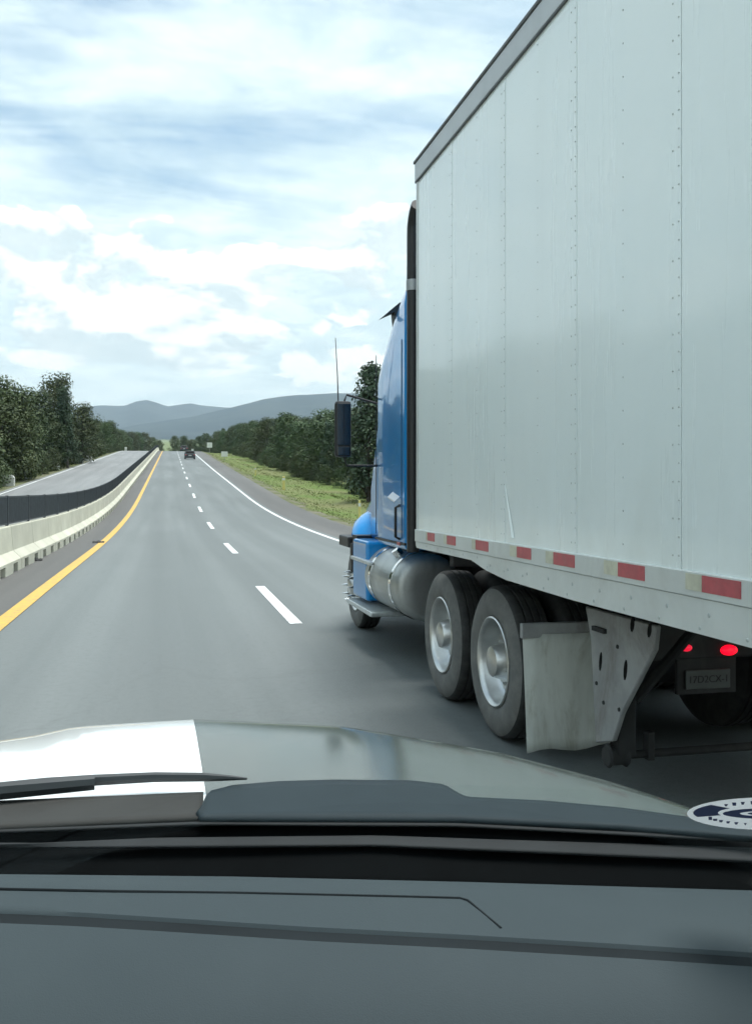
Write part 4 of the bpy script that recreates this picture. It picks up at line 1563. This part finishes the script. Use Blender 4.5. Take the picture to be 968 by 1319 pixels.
def hood_rows(xs):
    rows = []
    for j in range(22):
        row = []
        for x in xs:
            yf = float(np.interp(x, fx_, fy_))
            yr = min(float(np.interp(x, [q.x for q in _hr], [q.y for q in _hr])), yf - 0.05)
            edge = abs(x - 0.03) / 0.97
            crown = -0.030 * edge ** 2.2
            if x < -0.20:
                crown -= 0.010 * min(1.0, (-0.20 - x) / 0.10)
            if j <= 15:
                t = j / 15
                y = yr + (yf - yr) * t
                z = 1.140 - 0.018 * t - 0.014 * t ** 4 + crown
            else:
                a = (j - 15) / 6 * 1.45
                y = yf + 0.16 * math.sin(a)
                z = 1.108 - 0.30 * (1 - math.cos(a)) + crown
            row.append((x, y, z))
        rows.append(row)
    return rows


SPLIT = 0.075
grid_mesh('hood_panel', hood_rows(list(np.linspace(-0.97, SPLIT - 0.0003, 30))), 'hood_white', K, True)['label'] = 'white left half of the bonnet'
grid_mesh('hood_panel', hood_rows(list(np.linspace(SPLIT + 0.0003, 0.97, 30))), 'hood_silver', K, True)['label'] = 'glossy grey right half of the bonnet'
for s in (-1, 1):
    xx = 0.0 + s * 0.985
    bm = bmesh.new()
    prism(bm, [(-0.4, 1.085), (1.5, 1.085), (1.72, 1.0), (1.85, 0.62), (1.8, 0.4), (1.75, 0.4), (1.62, 0.68), (1.36, 0.78), (1.1, 0.68), (0.98, 0.4), (-0.4, 0.35)], 'x', xx - 0.012, xx + 0.012)
    obj('front_wing', bm, 'hood_white' if s < 0 else 'hood_silver', K)
    bm = bmesh.new()
    lathe(bm, [(-0.11, 0.2), (-0.11, 0.33), (-0.09, 0.36), (0.09, 0.36), (0.11, 0.33), (0.11, 0.2)], (xx - s * 0.13, 1.36, 0.36), 28, 'x')
    obj('wheel', bm, 'rubber', K)
bm = bmesh.new()
prism(bm, [(x, y + 0.13) for x, y in zip(fx_, fy_)] + [(0.9, 1.6), (-0.9, 1.6)], 'z', 0.35, 0.83)
obj('front_bumper', bm, 'black_plastic', K)


def ext(poly, x):
    xs, ys = [p[0] for p in poly], [p[1] for p in poly]
    if x < xs[0]:
        return ys[0] + (x - xs[0]) * (ys[1] - ys[0]) / (xs[1] - xs[0]) * 0.5
    if x > xs[-1]:
        return ys[-1] + (x - xs[-1]) * (ys[-1] - ys[-2]) / (xs[-1] - xs[-2])
    return float(np.interp(x, xs, ys))


def band(name, top, bot, htop, hbot, m, x0=-260, x1=1240, rows=6, n=60, thick=0.01, curve=0.0, roll=0.0, label=None):
    """a slab of trim whose far and near edges run along these photo lines, at real heights"""
    P = []
    xs = np.linspace(x0, x1, n)
    A = [at_h(x, ext(top, x), htop) for x in xs]
    B = [at_h(x, ext(bot, x), hbot) for x in xs]
    if roll:
        P.append([(a.x, a.y + 0.012, a.z - roll) for a in A])
        P.append([(a.x, a.y + 0.006, a.z - roll * 0.3) for a in A])
    for j in range(rows + 1):
        t = j / rows
        P.append([(a.x + (b.x - a.x) * t, a.y + (b.y - a.y) * t, a.z + (b.z - a.z) * t + curve * math.sin(math.pi * t)) for a, b in zip(A, B)])
    if roll:
        P.append([(b.x, b.y - 0.004, b.z - roll * 0.4) for b in B])
        P.append([(b.x, b.y - 0.008, b.z - roll) for b in B])
    o = grid_mesh(name, P, m, K, True, thick)
    if label:
        o['label'] = label
    return o


band('cowl_panel', [(0, 1031), (258, 1020)], [(0, 1064), (258, 1052)], 1.150, 1.148, 'reflection_grey', -260, 262, label='cowl trim in the grey of a windscreen reflection, below the white bonnet')  # its grey stands in for a reflection in the windscreen
band('cowl_reflection_arch', [(256, 1049), (262, 1028), (272, 1018), (300, 1011), (360, 1006), (430, 1004), (530, 1005), (572, 1010), (588, 1020), (600, 1026), (700, 1031), (800, 1040), (900, 1054), (968, 1066)],
     [(256, 1053), (590, 1054), (800, 1064), (968, 1078)], 1.158, 1.150, 'reflection_slate', 258, 1240, n=140, label='slate grey arch over the cowl standing in for a windscreen reflection')  # arched slab imitating a dark windscreen reflection above the cowl
band('windscreen_base', [(0, 1058), (258, 1050), (590, 1050), (968, 1072)], [(0, 1132), (300, 1136), (600, 1142), (968, 1154)], 1.140, 1.085, 'cowl_black', rows=8)
band('defroster_strip', [(0, 1088), (200, 1079), (484, 1076), (968, 1092)], [(0, 1092), (200, 1090), (484, 1088), (968, 1108)], 1.128, 1.122, 'trim_grey', thick=0.004)
band('seal_strip', [(0, 1068), (258, 1058), (590, 1060), (968, 1080)], [(0, 1071), (258, 1061), (590, 1063), (968, 1083)], 1.143, 1.142, 'trim_grey', thick=0.003, rows=2)
G = [(0, 1171), (100, 1175), (200, 1181), (400, 1194), (600, 1204), (800, 1216), (968, 1227)]
band('dashboard_top', [(0, 1126), (300, 1129), (600, 1136), (968, 1147)], G, 1.110, 1.100, 'dash', rows=10, thick=0.03, roll=0.012, curve=0.004)
band('dashboard_groove', [(a, b - 5) for a, b in G], [(a, b + 24) for a, b in G], 1.0955, 1.0955, 'dash_groove')
band('dashboard_pad', [(a, b + 18) for a, b in G], [(0, 1480), (968, 1500)], 1.101, 0.96, 'dash', rows=24, thick=0.03, roll=0.014, curve=0.022)
bm = bmesh.new()
sp = [(-260, 1139), (0, 1145), (150, 1148), (300, 1150), (520, 1155), (592, 1157), (602, 1160), (645, 1196)]
tube(bm, [at_h(a, b, h_) for (a, b), h_ in zip(sp, (1.1095, 1.1097, 1.1097, 1.1097, 1.1100, 1.1100, 1.1098, 1.1024))], 0.0019, 6)
obj('panel_seam', bm, 'dash_groove', K)

# roof and front pillars over the camera
P = []
for j in range(13):
    y = 0.36 - 2.0 * j / 12
    P.append([(x, y, 2.03 - 0.16 * abs(x) ** 4 - 0.07 * max(0, (y - 0.1) / 0.26) ** 2) for x in np.linspace(-1.0, 1.0, 17)])
grid_mesh('roof', P, 'headliner', K, True, 0.04)
for s in (-1, 1):
    bm = bmesh.new()
    tube(bm, [(s * 0.98, 1.02, 1.06), (s * 0.93, 0.78, 1.40), (s * 0.90, 0.36, 1.90)], [0.045, 0.04, 0.04], 10)
    obj('pillar', bm, 'black_plastic', K, True)

# wiper
bm = bmesh.new()
W1 = [(-260, 1033), (-100, 1025), (0, 1019), (122, 1008)]
tube(bm, [at_h(a, b, 1.168) for a, b in W1], [0.017, 0.016, 0.015, 0.013], 8)
obj('wiper_arm', bm, 'wiper', K, True)
bm = bmesh.new()
W2 = [(-40, 1019), (60, 1009), (122, 1005), (200, 1001), (262, 1001), (295, 1002), (318, 1003)]
tube(bm, [at_h(a, b, 1.166) for a, b in W2], [0.010, 0.010, 0.010, 0.009, 0.008, 0.005, 0.002], 8)
obj('wiper_blade', bm, 'wiper', K, True)

# windscreen and the sticker on it
def glass_y(x, z):
    return 1.47 - 0.40 * x * x - (z - 1.09) / 0.70


def on_glass(px_, py_, off=0.0):
    r = ray(px_, py_)
    lo, hi = 0.05, 3.0
    for _ in range(50):
        t = (lo + hi) / 2
        p = r * t
        if p.y < glass_y(p.x, CAMH + p.z):
            lo = t
        else:
            hi = t
    p = r * (lo - off)
    return Vector((p.x, p.y, CAMH + p.z))


WINDSCREEN = True                            # the foot of the pane, as far as the photograph shows it
if WINDSCREEN:
    rows = []
    for j in range(8):
        z = 1.09 + 0.21 * j / 7
        rows.append([(x, glass_y(x, z), z) for x in np.linspace(-0.95, 0.95, 25)])
    grid_mesh('windscreen', rows, 'glass', K, True)


def sticker(name, cx_, cy_, a0, b0, a1, b1, m, off, parent, t0=0, t1=360):
    bm = bmesh.new()
    n = 48
    prev = None
    for k in range(n + 1):
        t = rad(t0 + (t1 - t0) * k / n)
        p = [bm.verts.new(on_glass(cx_ + a * math.cos(t), cy_ - b * math.sin(t), off)) for a, b in ((a0, b0), (a1, b1))]
        if prev:
            bm.faces.new((prev[0], prev[1], p[1], p[0]))
        prev = p
    return obj(name, bm, m, parent)


st = sticker('windscreen_sticker', 990, 1048, 106, 21, 0.5, 0.1, 'sticker_white', 0.001, K)
st['label'] = 'white oval sticker with dark blue ring and lettering'
sticker('sticker_crescent', 990, 1047, 98, 16, 66, 9, 'sticker_blue', 0.0018, st, 140, 200)
sticker('sticker_emblem', 992, 1048, 62, 7.0, 40, 3.5, 'sticker_blue', 0.0018, st)
sticker('sticker_emblem_core', 992, 1048, 30, 2.6, 0.5, 0.1, 'sticker_blue', 0.0018, st)
lr = random.Random(5)
bm = bmesh.new()
for k in range(34):                          # ring of small, unreadable lettering
    t = rad(205 + (500 - 205) * k / 34)
    cx_, cy_ = 990 + 84 * math.cos(t), 1048 - 14.5 * math.sin(t)
    w_ = lr.uniform(1.6, 3.0)
    h_ = lr.uniform(1.4, 2.4)
    if lr.random() < 0.18:
        continue
    bm.faces.new([bm.verts.new(on_glass(cx_ + a, cy_ + b, 0.0018)) for a, b in ((-w_, -h_), (w_, -h_), (w_ * lr.uniform(.2, 1), h_), (-w_ * lr.uniform(.2, 1), h_))])
tag(obj('sticker_lettering', bm, 'sticker_blue', st), kind='stuff')

# ================================================================== HAZE
HAZE = True
if HAZE:
    bm = bmesh.new()
    box(bm, -9500, 14500, -400, 10400, -3, 1050)
    o = obj('haze', bm, None)
    hm = bpy.data.materials.new('haze')
    hm.use_nodes = True
    hn = hm.node_tree.nodes
    hn.remove(hn['Principled BSDF'])
    pv = hn.new('ShaderNodeVolumePrincipled')
    pv.inputs['Color'].default_value = (0.72, 0.87, 1.0, 1)
    pv.inputs['Density'].default_value = 0.9e-4
    hm.node_tree.links.new(pv.outputs[0], hn['Material Output'].inputs['Volume'])
    o.data.materials.append(hm)
    tag(o, 'pale blue haze softening the distant mountains', 'haze', kind='stuff')
